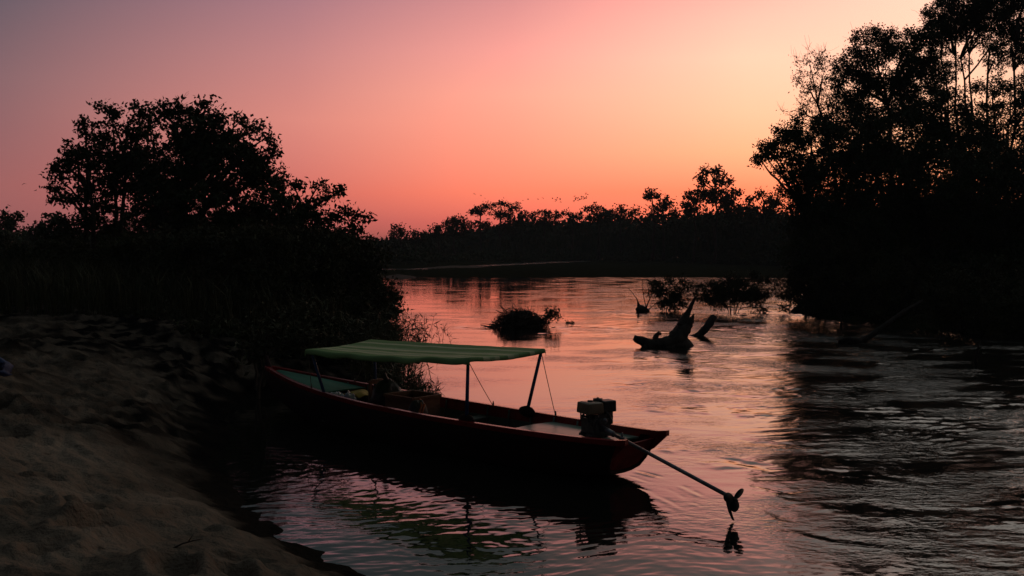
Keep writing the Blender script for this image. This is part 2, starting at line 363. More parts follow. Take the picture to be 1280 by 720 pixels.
# sand bank: fine sheet with wind ridges, trampling and footprints
ang = np.linspace(SA0 - .02, SA1 + .02, 520); rad = np.geomspace(1.0, SR1 + 1, 760)
A, R_ = np.meshgrid(ang, rad); X = R_ * np.sin(A); Y = R_ * np.cos(A); Z = land(X, Y)
hi = np.clip((Z - .10) / .35, 0, 1)
u = (X * .66 - Y * .75); v = (X * .75 + Y * .66)           # u runs along the waterline
Zs = Z + hi * (.09 * perlin(u * .3, v * .9, 41) + .085 * np.abs(perlin(u * .55 + 3, v * 2.0 + .4 * perlin(u, v, 40), 42)) + .045 * np.abs(perlin(u * 1.3, v * 4.2, 43)) + .024 * np.abs(perlin(u * 3, v * 8, 44)) + .010 * perlin(u * 7, v * 16, 46))
Zs += (1 - hi) * (Z > -.1) * .02 * perlin(u * 7, v * 9, 45)
frng = np.random.default_rng(11)
dents = []
for k in range(26):                                         # lines of steps over the bank
    p = np.array([frng.uniform(-10, -1.5), frng.uniform(4, 22)]); a = frng.uniform(0, 2 * PI)
    for s in range(frng.integers(8, 22)):
        a += frng.normal(0, .12); p = p + .62 * np.array([math.cos(a), math.sin(a)]); q = p + (.11 if s % 2 else -.11) * np.array([-math.sin(a), math.cos(a)])
        dents.append((q[0], q[1], a, frng.uniform(.8, 1.15)))
for k in range(300):
    dents.append((frng.uniform(-12, 0), frng.uniform(4, 24), frng.uniform(0, 2 * PI), frng.uniform(.6, 1.7)))
for (fx, fy, a, s) in dents:
    r0 = math.hypot(fx, fy); a0 = math.atan2(fx, fy)
    if not (SA0 < a0 < SA1 and 2 < r0 < 45): continue
    i0, i1 = np.searchsorted(rad, [r0 - .5, r0 + .5]); j0, j1 = np.searchsorted(ang, [a0 - .5 / r0, a0 + .5 / r0])
    sx = X[i0:i1, j0:j1] - fx; sy = Y[i0:i1, j0:j1] - fy
    p = (sx * math.cos(a) + sy * math.sin(a)) / (.16 * s); q = (-sx * math.sin(a) + sy * math.cos(a)) / (.075 * s)
    d = p * p + q * q
    Zs[i0:i1, j0:j1] += hi[i0:i1, j0:j1] * s * (-.075 * np.exp(-d * d * .6) + .035 * np.exp(-(np.sqrt(d) - 1.6) ** 2 * 3))
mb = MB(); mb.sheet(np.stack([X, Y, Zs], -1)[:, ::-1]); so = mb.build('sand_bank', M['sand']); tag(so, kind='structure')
shade_flecks = np.clip((Y * 1. + .35 * X + 5.5 * fbm(X * .35, Y * .35, 4, 55) + 1.5 * fbm(X * 1.7, Y * 1.7, 3, 56) - 6.8) / 9., 0, 1) * np.clip(.9 + 1.1 * fbm(X * 2.5, Y * 2.5, 3, 57), .55, 1)  # painted shade, deepening up the bank toward the bushes
shade_flecks = np.maximum(shade_flecks, .9 * np.clip(fbm(X * 3.3, Y * 3.3, 3, 58) - .75, 0, .3) / .3)  # scattered dark flecks on top
la_ = so.data.attributes.new('shade_and_litter', 'FLOAT', 'POINT'); la_.data.foreach_set('value', shade_flecks[:, ::-1].ravel().astype(np.float32))

# pale sand spits across the river
for nm, (px, py, hw, hd, h) in (('sand_spit', (497, 345, 2.4, 5, .4)), ('sand_spit', (568, 333, 7., 16, .34))):
    c = on(px, py, .12); gx, gy = np.meshgrid(np.linspace(-1, 1, 40), np.linspace(-1, 1, 40))
    rr = np.sqrt(gx ** 2 + gy ** 2) + .15 * perlin(gx * 2, gy * 2, 61)
    P = np.stack([c[0] + gx * hw, c[1] + gy * hd, -.1 + h * np.clip(1 - rr, -.1, 1) + .03 * perlin(gx * 6, gy * 6, 3)], -1)
    mb = MB(); mb.sheet(P); tag(mb.build(nm, M['spit']), kind='structure')

# the boat's frame on the map: u runs from stern to bow, v to the far side
BO = np.array([1.46, 11.52]); BA = np.array([-.7283, .6853]); BN = np.array([.6853, .7283])
def bw(u, v, z=0.):
    p = BO + BA * u + BN * v; return np.array([p[0], p[1], z])

# river
az = np.concatenate([np.radians(np.linspace(-100, -36, 40)), np.radians(np.linspace(-35.6, 35.6, 760)), np.radians(np.linspace(36, 140, 60))])
rad = np.concatenate([np.geomspace(1.5, 6.9, 60), np.geomspace(7, 45, 680), np.geomspace(45.4, 120, 130), np.geomspace(124, 420, 40)])
A, R_ = np.meshgrid(az, rad); X = R_ * np.sin(A); Y = R_ * np.cos(A)
sm = lambda e0, e1, t: (lambda k: k * k * (3 - 2 * k))(np.clip((t - e0) / (e1 - e0), 0, 1))
edge = X * .62 + Y * .50                                    # calm eddy behind the boat -> current beyond it
line = sm(5.0, 7.2, edge + .5 * perlin(X * .4, Y * .4, 71))
rough = .34 + .66 * line
rough *= .55 + .45 * sm(-.2, .35, perlin(X * .16, Y * .11, 72) + .5 * sm(0, 9, X) - .1)
rough *= .22 + .78 * sm(-.5, 5.5, X - .02 * Y + 1.2 * perlin(X * .3, Y * .2, 76))
rough *= 1 + .6 * sm(2.5, 6.5, X - .10 * Y)
rough *= 1 - .45 * sm(40, 95, Y)
rough += 4. * sm(108, 118, Y)                               # riffle in the far channel
Wz = np.zeros_like(X)
th = math.radians(-14); Xr = X * math.cos(th) - Y * math.sin(th); Yr = X * math.sin(th) + Y * math.cos(th)
wx = Xr + .5 * perlin(X * .5, Y * .5, 80); wy = Yr + .5 * perlin(X * .5 + 9, Y * .5, 81)
Wz += (rough - .15) * (.018 * perlin(wx * .33, wy * .6, 73) + .012 * perlin(wx * .8, wy * 1.7, 74) + .012 * perlin(wx * 1.9, wy * 4.4, 75)) * np.clip(1.2 - R_ / 130, 0.15, 1)
rg = lambda f1, f2, sd, p=1.: 1 - 2 * np.abs(perlin(wx * f1, wy * f2, sd)) ** p
patch = sm(-.08, .5, perlin(X * .30, Y * .22, 78) + .35 * perlin(X * .9, Y * .7, 79))
fade = np.clip(1.15 - R_ / 70, 0, 1)
Wz += rough * fade * patch * (.006 * rg(.8, 2.1, 82, .7) + .0055 * rg(1.7, 4.6, 83, .75) + .0065 * perlin(wx * 2.9, wy * 6.1, 84) + .0045 * perlin(wx * 5.7, wy * 12, 88))
Wz += (1 - line) * fade * (.0009 * perlin(wx * 1.5, wy * 2.6, 85) + .0016 * perlin(wx * 4, wy * 7.5, 86) + .0011 * perlin(wx * 9, wy * 17, 87))
# boils and shear lines of the current
def ridge(pts, wid, amp, wavel=None):
    global Wz
    P = np.array(pts, float); d = np.full(X.shape, 1e9); sd_ = np.zeros(X.shape)
    for (ax, ay), (bx, by) in zip(P[:-1], P[1:]):
        ex, ey = bx - ax, by - ay; t = np.clip(((X - ax) * ex + (Y - ay) * ey) / (ex * ex + ey * ey), 0, 1)
        dx, dy = X - ax - t * ex, Y - ay - t * ey; dd = np.hypot(dx, dy); cr = np.sign(ex * dy - ey * dx)
        m = dd < d; d = np.where(m, dd, d); sd_ = np.where(m, dd * cr, sd_)
    nz = np.clip(.35 + 1.3 * perlin(X * 1.9, Y * 1.9, 77) + .6 * perlin(X * 5, Y * 5, 70), 0, 1.6)
    if wavel: Wz = Wz + amp * nz * np.exp(-(d / wid) ** 2) * np.cos(2 * PI * sd_ / wavel)
    else: Wz = Wz - amp * nz * (sd_ / wid) * np.exp(-(d / wid) ** 2) * 1.6
def W2(*pp): return [on(a, b)[:2] for a, b in pp]
ridge(W2((955, 640), (985, 662), (1040, 676), (1090, 682), (1130, 686)), .14, .007)
ridge(W2((820, 482), (880, 485), (960, 488), (1010, 492)), .5, .03)
ridge(W2((840, 510), (900, 512), (950, 515)), .4, .02)
ridge(W2((845, 560), (930, 556), (1060, 560)), .25, .014)
ridge(W2((900, 575), (960, 590), (1080, 596), (1200, 610)), .25, .014)
for i, (dx, dy) in enumerate(((0, 0), (-10, 7), (-22, 13), (-32, 21))):      # ripples trailing off the stern
    ridge(W2((800 + dx, 590 + dy), (835 + dx, 600 + dy * 1.25), (880 + dx, 622 + dy * 1.3)), .05, .0045 - .0008 * i)
ridge(W2((660, 412), (715, 408), (800, 412)), .35, .02)
ridge(W2((590, 410), (650, 414), (700, 416)), .5, .02)
ridge(W2((800, 440), (850, 455), (900, 462)), .5, .02, 1.1)
ridge(W2((905, 392), (960, 398), (1010, 392)), .7, .03, 1.6)
ridge(W2((1040, 425), (1100, 432), (1200, 440)), .7, .03, 1.3)
ridge(W2((1000, 620), (1100, 640), (1280, 650)), .3, .016)
P = np.stack([X, Y, Wz], -1)[:, ::-1]
mb = MB(); mb.sheet(P); wo = mb.build('river_water', M['water']); tag(wo, kind='structure')
wa = wo.data.attributes.new('rough', 'FLOAT', 'POINT'); wa.data.foreach_set('value', rough[:, ::-1].ravel().astype(np.float32))

# ------------------------------------------------------------------ air
HAZE = .00035
if HAZE:
    m = MB(); m.box((0, 0, 11.5), (8400, 8400, 26)); m_ = bpy.data.materials.new('haze'); m_.use_nodes = True; nt = m_.node_tree
    nt.nodes.remove(nt.nodes['Principled BSDF']); v_ = nt.nodes.new('ShaderNodeVolumePrincipled'); v_.inputs['Density'].default_value = HAZE; v_.inputs['Color'].default_value = (.75, .85, .9, 1)
    nt.links.new(v_.outputs[0], nt.nodes['Material Output'].inputs['Volume']); tag(m.build('haze', m_, smooth=False), kind='stuff')
# ------------------------------------------------------------------ trees, shrubs
def curve(a, b, n=8, bend=.15, up=.15, seed_r=None):
    a = np.asarray(a, float); b = np.asarray(b, float); L = np.linalg.norm(b - a)
    t = np.linspace(0, 1, n)[:, None]
    o1 = rng.normal(size=3) * L * bend; o1[2] += up * L
    p = a * (1 - t) + b * t + (t * (1 - t) * 2.) * o1
    return p + rng.normal(size=p.shape) * L * .012 * (t * (1 - t) * 4)

def plant(name, label, cat, base, lobes, Y, leaf=(.11, .05), rc=.28, per=60, dens=1., trunk_r=.16, group=None, trunk_top=None, mat='leaf', shell=.5,
          twig_r=.012, stems=1, bare=0., depth=.8, droop=.25, k=6):
    """lobes: (px, py, rx, ry[, weight]) seen at Y metres; limbs run from the trunk to each lobe, twigs to each leaf clump"""
    base = np.asarray(base, float)
    root = empty(name, base); tag(root, label, cat, group)
    tk = MB(); cr = MB(); sc = Y / F
    LB = []
    for l in lobes:
        w = l[4] if len(l) > 4 else 1.
        dy = rng.uniform(-.6, .6) * depth * l[2] * sc
        LB.append((at(l[0], l[1], Y + dy), np.array([l[2] * sc, l[2] * sc * depth, l[3] * sc]), w))
    cx = np.mean([b[0] for b in LB], axis=0)
    top = np.asarray(trunk_top, float) if trunk_top is not None else base * .35 + cx * .65
    trunks = []
    for s in range(stems):
        off = np.zeros(3) if stems == 1 else np.array([rng.normal() * trunk_r * 3.5, rng.normal() * trunk_r * 3.5, 0])
        tp = top + (0 if stems == 1 else np.clip(off * 2.4, -1., 1.))
        t = curve(base + off * .5 - [0, 0, .15], tp, 10, .06, 0)
        tr = trunk_r * (.75 if stems > 1 else 1) * np.linspace(1.15, .45, 10); tr[0] *= 1.35
        tk.tube(t, tr, 8); trunks.append(t)
    T = np.concatenate(trunks)
    for c, r, w in LB:
        low = T[T[:, 2] < c[2] + r[2] * .2]
        if len(low) == 0: low = T[:2]
        i = np.argmin(np.linalg.norm(low - c, axis=1) + .6 * np.abs(low[:, 2] - (base[2] + (c[2] - base[2]) * .55)))
        lim = curve(low[i], c, 9, .10, .12)
        rb = trunk_r * (.25 + .25 * rng.random()) + twig_r
        tk.tube(lim, np.linspace(rb, twig_r * 1.2, 9), 6)
        vol = r[0] * r[1] * r[2] ; area = (r[0] * r[2])
        ncl = max(4, int(dens * w * area / (rc * rc) * 1.5))
        d = rng.normal(size=(ncl, 3)); d /= np.linalg.norm(d, axis=1, keepdims=True)
        rr = (shell + (1 - shell) * rng.random(ncl)) ** .7 * (.85 + .3 * rng.random(ncl))
        pts = c + d * rr[:, None] * r
        pts[:, 2] = np.maximum(pts[:, 2], base[2] + .05)
        nodes = [p for p in lim[4:]]
        order = np.argsort(np.linalg.norm(pts - lim[5], axis=1))
        for idx in order:
            p = pts[idx]; na = np.array(nodes); dd = np.linalg.norm(na - p, axis=1); j = int(np.argmin(dd))
            if dd[j] > 1e-3:
                tw = curve(na[j], p, 5, .15, .05)
                tk.tube(tw, np.linspace(twig_r, twig_r * .45, 5), 3, cap=False)
                nodes.append(tw[2]); nodes.append(p)
            if rng.random() < bare:
                for _ in range(5):
                    e = p + rng.normal(size=3) * rc * .9 + [0, 0, rc * .7]
                    tk.tube(curve(p, e, 4, .2, 0), np.linspace(twig_r * .55, twig_r * .25, 4), 3, cap=False)
                n = per // 7
            else: n = int(per * rng.uniform(.5, 1.4))
            s = rc * rng.uniform(.6, 1.25)
            cr.leaves(p + rng.normal(size=(n, 3)) * s * [.6, .6, .45], leaf[0], leaf[1], droop)
    tk.build('trunk', M['bark'], root, loc=base); cr.build('crown', M[mat], root, smooth=False, loc=base)
    return root

def gz(x, y): return float(land(np.array([x]), np.array([y]))[0])
def foot(px, Y):
    p = at(px, 310, Y); return np.array([p[0], p[1], gz(p[0], p[1])])

# --- the left bank
plant('broadleaf_tree', 'spreading broadleaf tree on the sandy bank, its crown hanging out over several thin bare stems', 'tree', foot(128, 34),
      [(62, 215, 14, 9), (78, 204, 14, 9), (70, 232, 17, 8), (92, 188, 14, 11), (106, 158, 10, 8), (118, 168, 16, 14), (131, 134, 10, 8), (140, 148, 16, 12), (110, 205, 32, 22), (150, 185, 34, 32), (84, 248, 22, 12), (120, 245, 30, 22), (176, 160, 18, 18), (174, 133, 10, 8), (188, 143, 8, 7), (162, 150, 9, 9), (170, 225, 35, 30), (95, 285, 45, 16), (160, 215, 40, 30), (145, 270, 30, 18), (60, 292, 24, 9)], 34,
      leaf=(.15, .08), rc=.21, per=34, dens=1.75, trunk_r=.13, stems=4, twig_r=.014, trunk_top=at(135, 215, 34))
plant('broadleaf_tree', 'tallest and densest tree of the left bank clump, bare twigs sticking out of its top', 'tree', foot(240, 33),
      [(218, 152, 22, 15), (204, 134, 9, 7), (222, 135, 9, 6), (244, 164, 32, 20), (240, 142, 9, 6), (272, 164, 20, 15), (278, 146, 8, 6), (300, 152, 10, 8), (298, 172, 18, 12), (324, 160, 10, 8), (334, 172, 10, 8), (342, 186, 7, 6), (318, 188, 14, 10), (310, 204, 20, 16), (332, 200, 8, 5), (225, 205, 52, 45), (280, 210, 48, 36), (250, 255, 75, 35), (320, 245, 36, 26), (195, 265, 40, 24), (258, 132, 9, 9, .3), (268, 140, 12, 8, .4), (290, 290, 70, 25), (215, 230, 40, 40), (335, 215, 22, 16), (255, 185, 40, 30), (345, 265, 22, 18), (205, 295, 40, 14)], 33,
      leaf=(.15, .08), rc=.22, per=40, dens=2.0, trunk_r=.19, stems=2, twig_r=.014, trunk_top=at(255, 205, 33), bare=.08)
plant('broadleaf_tree', 'slender open tree on the left bank, two thin leafy branches reaching out toward the river', 'tree', foot(372, 30),
      [(355, 225, 12, 8, .8), (368, 232, 10, 6), (400, 232, 10, 7), (410, 245, 9, 6), (430, 238, 9, 5), (436, 262, 9, 5), (453, 270, 9, 6), (446, 284, 12, 6), (388, 262, 20, 14), (412, 275, 18, 10), (362, 262, 22, 20), (430, 292, 18, 8), (385, 292, 34, 14)], 30,
      leaf=(.15, .075), rc=.17, per=28, dens=1.9, trunk_r=.08, twig_r=.012, trunk_top=at(378, 268, 30))
plant('far_tree', 'small distant tree cut by the left edge of the photo', 'tree', foot(5, 80),
      [(4, 276, 12, 10), (20, 278, 14, 9), (8, 292, 20, 12)], 80, leaf=(.3, .18), rc=.5, per=44, dens=2.2, trunk_r=.15, twig_r=.03)
plant('far_tree', 'small distant tree between the left edge tree and the spreading broadleaf tree', 'tree', foot(55, 76),
      [(46, 284, 9, 8), (64, 276, 13, 9), (75, 284, 12, 12), (55, 294, 20, 10)], 76, leaf=(.3, .18), rc=.5, per=44, dens=2.2, trunk_r=.15, twig_r=.03)

SH = 'shrubs massed on the left bank'
shr = [
    ('tall dark thicket right behind the thin bare stems of the spreading tree', 175, 37, [(165, 292, 34, 18), (200, 282, 34, 22), (140, 300, 26, 12), (230, 290, 30, 20)]),
    ('tall dark thicket behind the tallest left tree, filling the dip toward the slender open tree', 320, 36, [(300, 280, 40, 26), (340, 272, 34, 26), (365, 288, 34, 20), (265, 290, 36, 18), (395, 296, 26, 12)]),
    ('leafy riverside shrub at the water\'s edge, rightmost of the left bank growth', 474, 29, [(476, 372, 26, 24), (482, 395, 22, 22), (462, 360, 22, 22), (470, 410, 28, 18)]),
    ('dark shrub standing next inland from the riverside shrub, behind the boat canopy', 437, 27.5, [(440, 340, 40, 32), (450, 380, 40, 40), (428, 312, 30, 18), (468, 326, 18, 16), (455, 306, 16, 9)]),
    ('big dark shrub under the slender open tree, its top sloping down to the river', 385, 26, [(385, 328, 54, 40), (395, 385, 55, 45), (360, 300, 34, 22), (415, 302, 30, 14)]),
    ('bushy dark shrub below the right side of the tallest left tree', 318, 25, [(318, 325, 55, 42), (325, 380, 58, 45), (300, 300, 40, 20), (345, 295, 25, 14)]),
    ('bushy dark shrub below the trunk of the tallest left tree', 245, 26, [(245, 328, 56, 38), (250, 375, 58, 34), (225, 300, 40, 18), (270, 298, 30, 14)]),
    ('low dark shrub between the two big left trees', 175, 28, [(175, 330, 52, 32), (180, 372, 52, 24), (160, 308, 36, 14), (195, 303, 26, 12)]),
    ('low dark shrub in front of the thin bare stems of the spreading tree', 100, 30, [(100, 328, 46, 26), (110, 362, 46, 24), (80, 310, 30, 12)]),
    ('sparse low shrub over pale sand near the left edge of the photo', 40, 34, [(40, 322, 38, 18), (60, 350, 26, 16, .8), (12, 314, 24, 9), (14, 352, 20, 12, .4)]),
    ('low bush on the sand\'s upper edge near the left edge of the photo', 30, 27, [(28, 378, 30, 14), (55, 388, 22, 9), (8, 388, 16, 7, .6)]),
    ('low bush on the sand\'s upper edge, second from the left edge of the photo', 105, 25, [(100, 390, 32, 15), (128, 400, 22, 9), (84, 402, 12, 5, .6)]),
    ('straggling bush trailing down the sand toward the middle of the left bank', 190, 22.5, [(185, 402, 34, 18), (215, 416, 26, 13), (160, 408, 18, 8), (196, 428, 14, 6, .6)]),
    ('spreading bush on the sand between the trailing bush and the boat bow', 265, 20.5, [(266, 418, 36, 24), (300, 440, 26, 20), (244, 432, 18, 12), (280, 452, 14, 8, .6)]),
    ('leafy bush added low over the tip of the boat bow to shade it', 322, 17.9, [(335, 420, 26, 14), (362, 424, 30, 12), (318, 436, 20, 16), (392, 418, 24, 9, .7)]),  # added bush, keeps overhead sky light off the bow
    ('dark bank shrub behind the boat bow and the bush added to shade it', 385, 20.5, [(380, 410, 56, 34), (350, 430, 50, 30), (410, 445, 50, 26)]),
    ('dark bank shrub behind the far side of the boat canopy', 462, 22.5, [(462, 425, 36, 30), (455, 450, 40, 22), (480, 455, 20, 20)]),
]
for lb, px, Yd, lob in shr:
    plant('shrub', lb, 'shrub', foot(px, Yd), lob, Yd, leaf=(.13, .05), rc=.24, per=62, dens=2.5, trunk_r=.05, stems=3, twig_r=.008, group=SH, mat='leaf_dry', shell=.3, depth=.7)

# reed-like leafy stalks in the shallows behind the boat
def reeds(label, px, py0, Yd, n, spread, h, group=None, leafL=.22):
    b = at(px, py0, Yd); b[2] = max(gz(b[0], b[1]), -.25)
    root = empty('reed_clump', b); tag(root, label, 'reeds', group)
    st = MB(); lf = MB()
    for i in range(n):
        o = rng.normal(size=2) * spread; hh = h * rng.uniform(.5, 1.1)
        p0 = b + [o[0], o[1], -.1]; p1 = p0 + [rng.normal() * hh * .16, rng.normal() * hh * .16, hh]
        if n < 10: st = MB()
        c = curve(p0, p1, 7, .06, 0); st.tube(c, np.linspace(.008, .003, 7), 4, cap=False)
        for q in c[2:]:
            m = rng.integers(2, 6); lf.leaves(q + rng.normal(size=(m, 3)) * .03, leafL, .022, -.3)
        if n < 10: st.build('stem', M['reed'], root, loc=b)
    if n >= 10: tag(st.build('stem', M['reed'], root, loc=b), kind='stuff')
    lf.build('leaf', M['reed'], root, smooth=False, loc=b)
for lb, px, py, Yd, n, s, h in (
        ('leafy stalks standing in the shallows, seen just under the middle of the canopy', 498, 500, 18.3, 46, .20, .85),
        ('sparse leafy stalks in open water, outermost beside the boat under the canopy', 522, 500, 18.6, 20, .16, .72),
        ('few bent twiggy stalks against pink water near the aft canopy post', 536, 498, 18.8, 7, .12, .55),
        ('tall grassy stalks along the bank behind the far edge of the canopy', 470, 480, 20.5, 90, .45, 1.3),
        ('fringe of fine stalks below the riverside shrub, over the canopy top', 497, 430, 28.5, 60, .5, .9)):
    reeds(lb, px, py, Yd, n, s, h, 'reed clumps beside the boat')
# long wild grass all over the bank: nobody could count it
g = MB(); pts = []
while len(pts) < 5200:
    px = rng.uniform(-20, 470); Yd = rng.uniform(22, 32); p = at(px, 310, Yd); z = gz(p[0], p[1]) if len(pts) % 1 == 0 else 0
    if z > .35: pts.append((p[0], p[1], z))
pts = np.array(pts); nn = len(pts)
h = rng.uniform(.5, 1.5, nn)[:, None]; d = rng.normal(size=(nn, 2)) * .25
lean = np.concatenate([d, np.ones((nn, 1))], 1) * h
side = np.stack([np.cos(t := rng.random(nn) * 2 * PI), np.sin(t), 0 * t], -1) * .012
mid = pts + lean * [.35, .35, .62]; tip = pts + lean * [1.2, 1.2, .95]
V = np.stack([pts - side, pts + side, mid + side * .8, mid - side * .8, tip], 1)
i5 = np.arange(nn)[:, None] * 5
g.add(V.reshape(-1, 3), i5 + np.array([[0, 1, 2, 3]]), i5 + np.array([[3, 2, 4]]))
tag(g.build('tall_grass', M['leaf_dry'], smooth=False), 'long wild grass among the shrubs of the left bank', 'grass', kind='stuff')

# --- the right bank
plant('slender_tree', 'thin airy tree with bare twigs, leftmost tall one of the right bank', 'tree', foot(1045, 43),
      [(1012, 80, 22, 20, .7), (1008, 105, 20, 14, .8), (1018, 125, 22, 22, .9), (1030, 90, 9, 30, .6), (992, 138, 18, 10, .35), (1035, 150, 25, 25)], 43,
      leaf=(.12, .045), rc=.22, per=24, dens=2.6, trunk_r=.11, twig_r=.012, bare=.45, trunk_top=at(1022, 130, 43))
plant('spreading_tree', 'dense low tree of the right bank, crown jutting left over the river', 'tree', foot(1040, 41),
      [(966, 190, 17, 12), (954, 193, 12, 8), (949, 200, 8, 5), (960, 181, 11, 8), (978, 164, 12, 9), (985, 180, 24, 20), (1008, 162, 26, 20), (1000, 215, 28, 24), (1030, 195, 40, 40), (990, 235, 20, 18, .6), (1015, 260, 34, 34), (1010, 300, 32, 26), (1055, 240, 50, 60), (976, 212, 10, 8, .6)], 41,
      leaf=(.14, .06), rc=.27, per=52, dens=2.6, trunk_r=.16, twig_r=.014)
plant('tall_tree', 'broad tall tree of the right bank, full crown just left of the tallest trees', 'tree', foot(1110, 46),
      [(1090, 58, 28, 24), (1068, 80, 26, 22), (1125, 50, 30, 16), (1112, 85, 40, 32), (1150, 60, 22, 22), (1160, 45, 14, 14, .7), (1062, 108, 26, 26), (1100, 130, 48, 36), (1150, 105, 36, 40), (1060, 150, 34, 30), (1130, 175, 66, 46), (1100, 230, 60, 50)], 46,
      leaf=(.125, .055), rc=.28, per=58, dens=3.4, trunk_r=.15, twig_r=.014, bare=.10, trunk_top=at(1110, 130, 46))
plant('tall_tree', 'tallest tree of the right bank, forked bare stems showing against the pale sky', 'tree', foot(1205, 50),
      [(1180, 20, 26, 22, .8), (1205, 2, 30, 22, .8), (1178, 55, 16, 22, .8), (1215, 40, 22, 16, .7), (1238, 22, 24, 22, .8), (1200, -18, 36, 20), (1242, -16, 30, 20), (1192, 30, 24, 20), (1225, 28, 20, 14), (1250, 12, 22, 18), (1170, 95, 22, 24), (1196, 80, 12, 12, .6), (1222, 12, 22, 16), (1178, 35, 20, 20), (1258, 40, 18, 16), (1232, 52, 12, 8, .5)], 50,
      leaf=(.125, .055), rc=.26, per=54, dens=3.6, trunk_r=.11, twig_r=.016, stems=4, bare=.18, trunk_top=at(1207, 70, 50))
plant('tall_tree', 'tall leaning tree at the right edge of the photo, reaching in over a sky gap', 'tree', foot(1250, 48),
      [(1262, 60, 20, 26, .8), (1275, 15, 26, 30), (1244, 72, 14, 18, .7), (1300, 50, 34, 40), (1286, -14, 30, 22), (1310, 110, 40, 40)], 48,
      leaf=(.125, .055), rc=.26, per=52, dens=3.2, trunk_r=.12, twig_r=.016, bare=.08, stems=2, trunk_top=at(1262, 60, 48))
plant('spreading_tree', 'round-topped tree of the right bank with sky showing through its crown under the gap', 'tree', foot(1255, 44),
      [(1240, 108, 26, 14), (1265, 118, 26, 18, .7), (1230, 145, 24, 26), (1262, 165, 30, 26, .7), (1215, 185, 34, 36), (1290, 150, 34, 40, .8), (1255, 215, 46, 34)], 44,
      leaf=(.125, .055), rc=.26, per=48, dens=2.8, trunk_r=.14, twig_r=.014)
plant('understory_tree', 'dark leafy tree in the middle of the right bank, below the broad tall tree', 'tree', foot(1150, 40),
      [(1110, 230, 60, 50), (1170, 220, 56, 54), (1150, 290, 75, 50), (1090, 290, 55, 45), (1200, 170, 40, 40), (1070, 180, 50, 34), (1130, 165, 50, 34), (1180, 140, 34, 30), (1200, 290, 60, 60), (1050, 275, 44, 50), (1120, 320, 90, 30), (1000, 320, 30, 24)], 40, leaf=(.13, .06), rc=.30, per=54, dens=3.2, trunk_r=.14, twig_r=.012, stems=2)
plant('understory_tree', 'dark leafy tree on the right bank at the right edge, below the round-topped tree', 'tree', foot(1260, 37),
      [(1230, 250, 56, 56), (1280, 250, 50, 60), (1250, 320, 75, 50), (1320, 300, 60, 80), (1260, 205, 50, 30), (1200, 240, 44, 50), (1240, 335, 90, 30)], 37, leaf=(.13, .06), rc=.30, per=54, dens=3.2, trunk_r=.14, twig_r=.012, stems=2)
SR = 'shrubs along the right bank'
for lb, px, Yd, lob in [
    ('dark shrub at the upstream tip of the right bank, dipping into the water', 1010, 40, [(1000, 350, 20, 34), (1015, 375, 26, 26), (1030, 335, 36, 36)]),
    ('dark shrub on the right bank beside the upstream tip shrub', 1070, 38, [(1060, 345, 44, 42), (1080, 378, 50, 28), (1050, 310, 40, 30)]),
    ('dark shrub on the right bank right behind the leaning dead log', 1135, 35.5, [(1130, 355, 52, 44), (1140, 390, 56, 26)]),
    ('dark shrub on the right bank between the dead log and the bare upright twig', 1205, 32.5, [(1200, 370, 54, 44), (1210, 405, 58, 22)]),
    ('dark shrub on the right bank at the right edge, behind the bare upright twig', 1280, 30.5, [(1275, 380, 56, 44), (1270, 412, 54, 18), (1330, 390, 60, 50)])]:
    plant('shrub', lb, 'shrub', foot(px, Yd), lob, Yd, leaf=(.13, .05), rc=.26, per=58, dens=2.4, trunk_r=.05, stems=3, twig_r=.009, group=SR, mat='leaf_dry', shell=.3, depth=.7)

# --- bushes standing in the river
def wb(px, py): p = on(px, py); p[2] = -.2; return p
plant('water_bush', 'flooded bush with bare upright twigs at its left, standing in the river', 'bush', wb(832, 388),
      [(832, 372, 16, 11), (822, 357, 10, 8), (836, 350, 8, 5, .7), (848, 364, 11, 9), (840, 380, 18, 7), (861, 356, 9, 5, .7), (815, 366, 6, 5, .6), (866, 368, 8, 4, .6), (853, 349, 5, 4, .6)], 43, leaf=(.17, .045), rc=.16, per=26, dens=2.8, trunk_r=.03, stems=5, depth=1.2, twig_r=.010, mat='leaf_dry')
plant('water_bush', 'widest flooded bush, arching branches over the current beside the right bank', 'bush', wb(915, 392),
      [(905, 362, 15, 11), (888, 360, 12, 8), (880, 372, 9, 6), (922, 354, 13, 7), (938, 362, 11, 8), (952, 351, 10, 6), (900, 378, 18, 8), (926, 372, 14, 8), (958, 368, 8, 5, .7), (968, 358, 7, 6, .6), (872, 356, 7, 5, .6), (912, 345, 7, 4, .6), (942, 345, 6, 4, .6), (944, 378, 9, 4, .5), (940, 393, 4, 3, .8), (958, 386, 7, 4, .5), (892, 370, 12, 7), (932, 368, 14, 8), (948, 370, 12, 7), (915, 362, 14, 9), (972, 366, 7, 6, .7)], 41.5, leaf=(.16, .042), rc=.15, per=30, dens=3.2, trunk_r=.03, stems=7, twig_r=.010, depth=1.2, trunk_top=at(915, 378, 41.5), bare=.12, mat='leaf_dry')
plant('water_bush', 'small drooping bush in the water against the right bank tip', 'bush', wb(984, 388),
      [(984, 368, 9, 12), (978, 352, 8, 6, .7), (992, 358, 9, 14), (980, 384, 7, 6)], 41, leaf=(.14, .045), rc=.16, per=30, dens=2.4, trunk_r=.03, stems=3, twig_r=.010, mat='leaf_dry')
plant('water_sprig', 'single tiny leafy sprig poking out of the river right of the brush mound', 'plant', wb(714, 407),
      [(712, 404, 3, 2), (717, 403.5, 3, 2), (714, 406, 4, 1.5)], 36, leaf=(.10, .04), rc=.06, per=12, dens=1.5, trunk_r=.012, twig_r=.006, mat='leaf_dry')

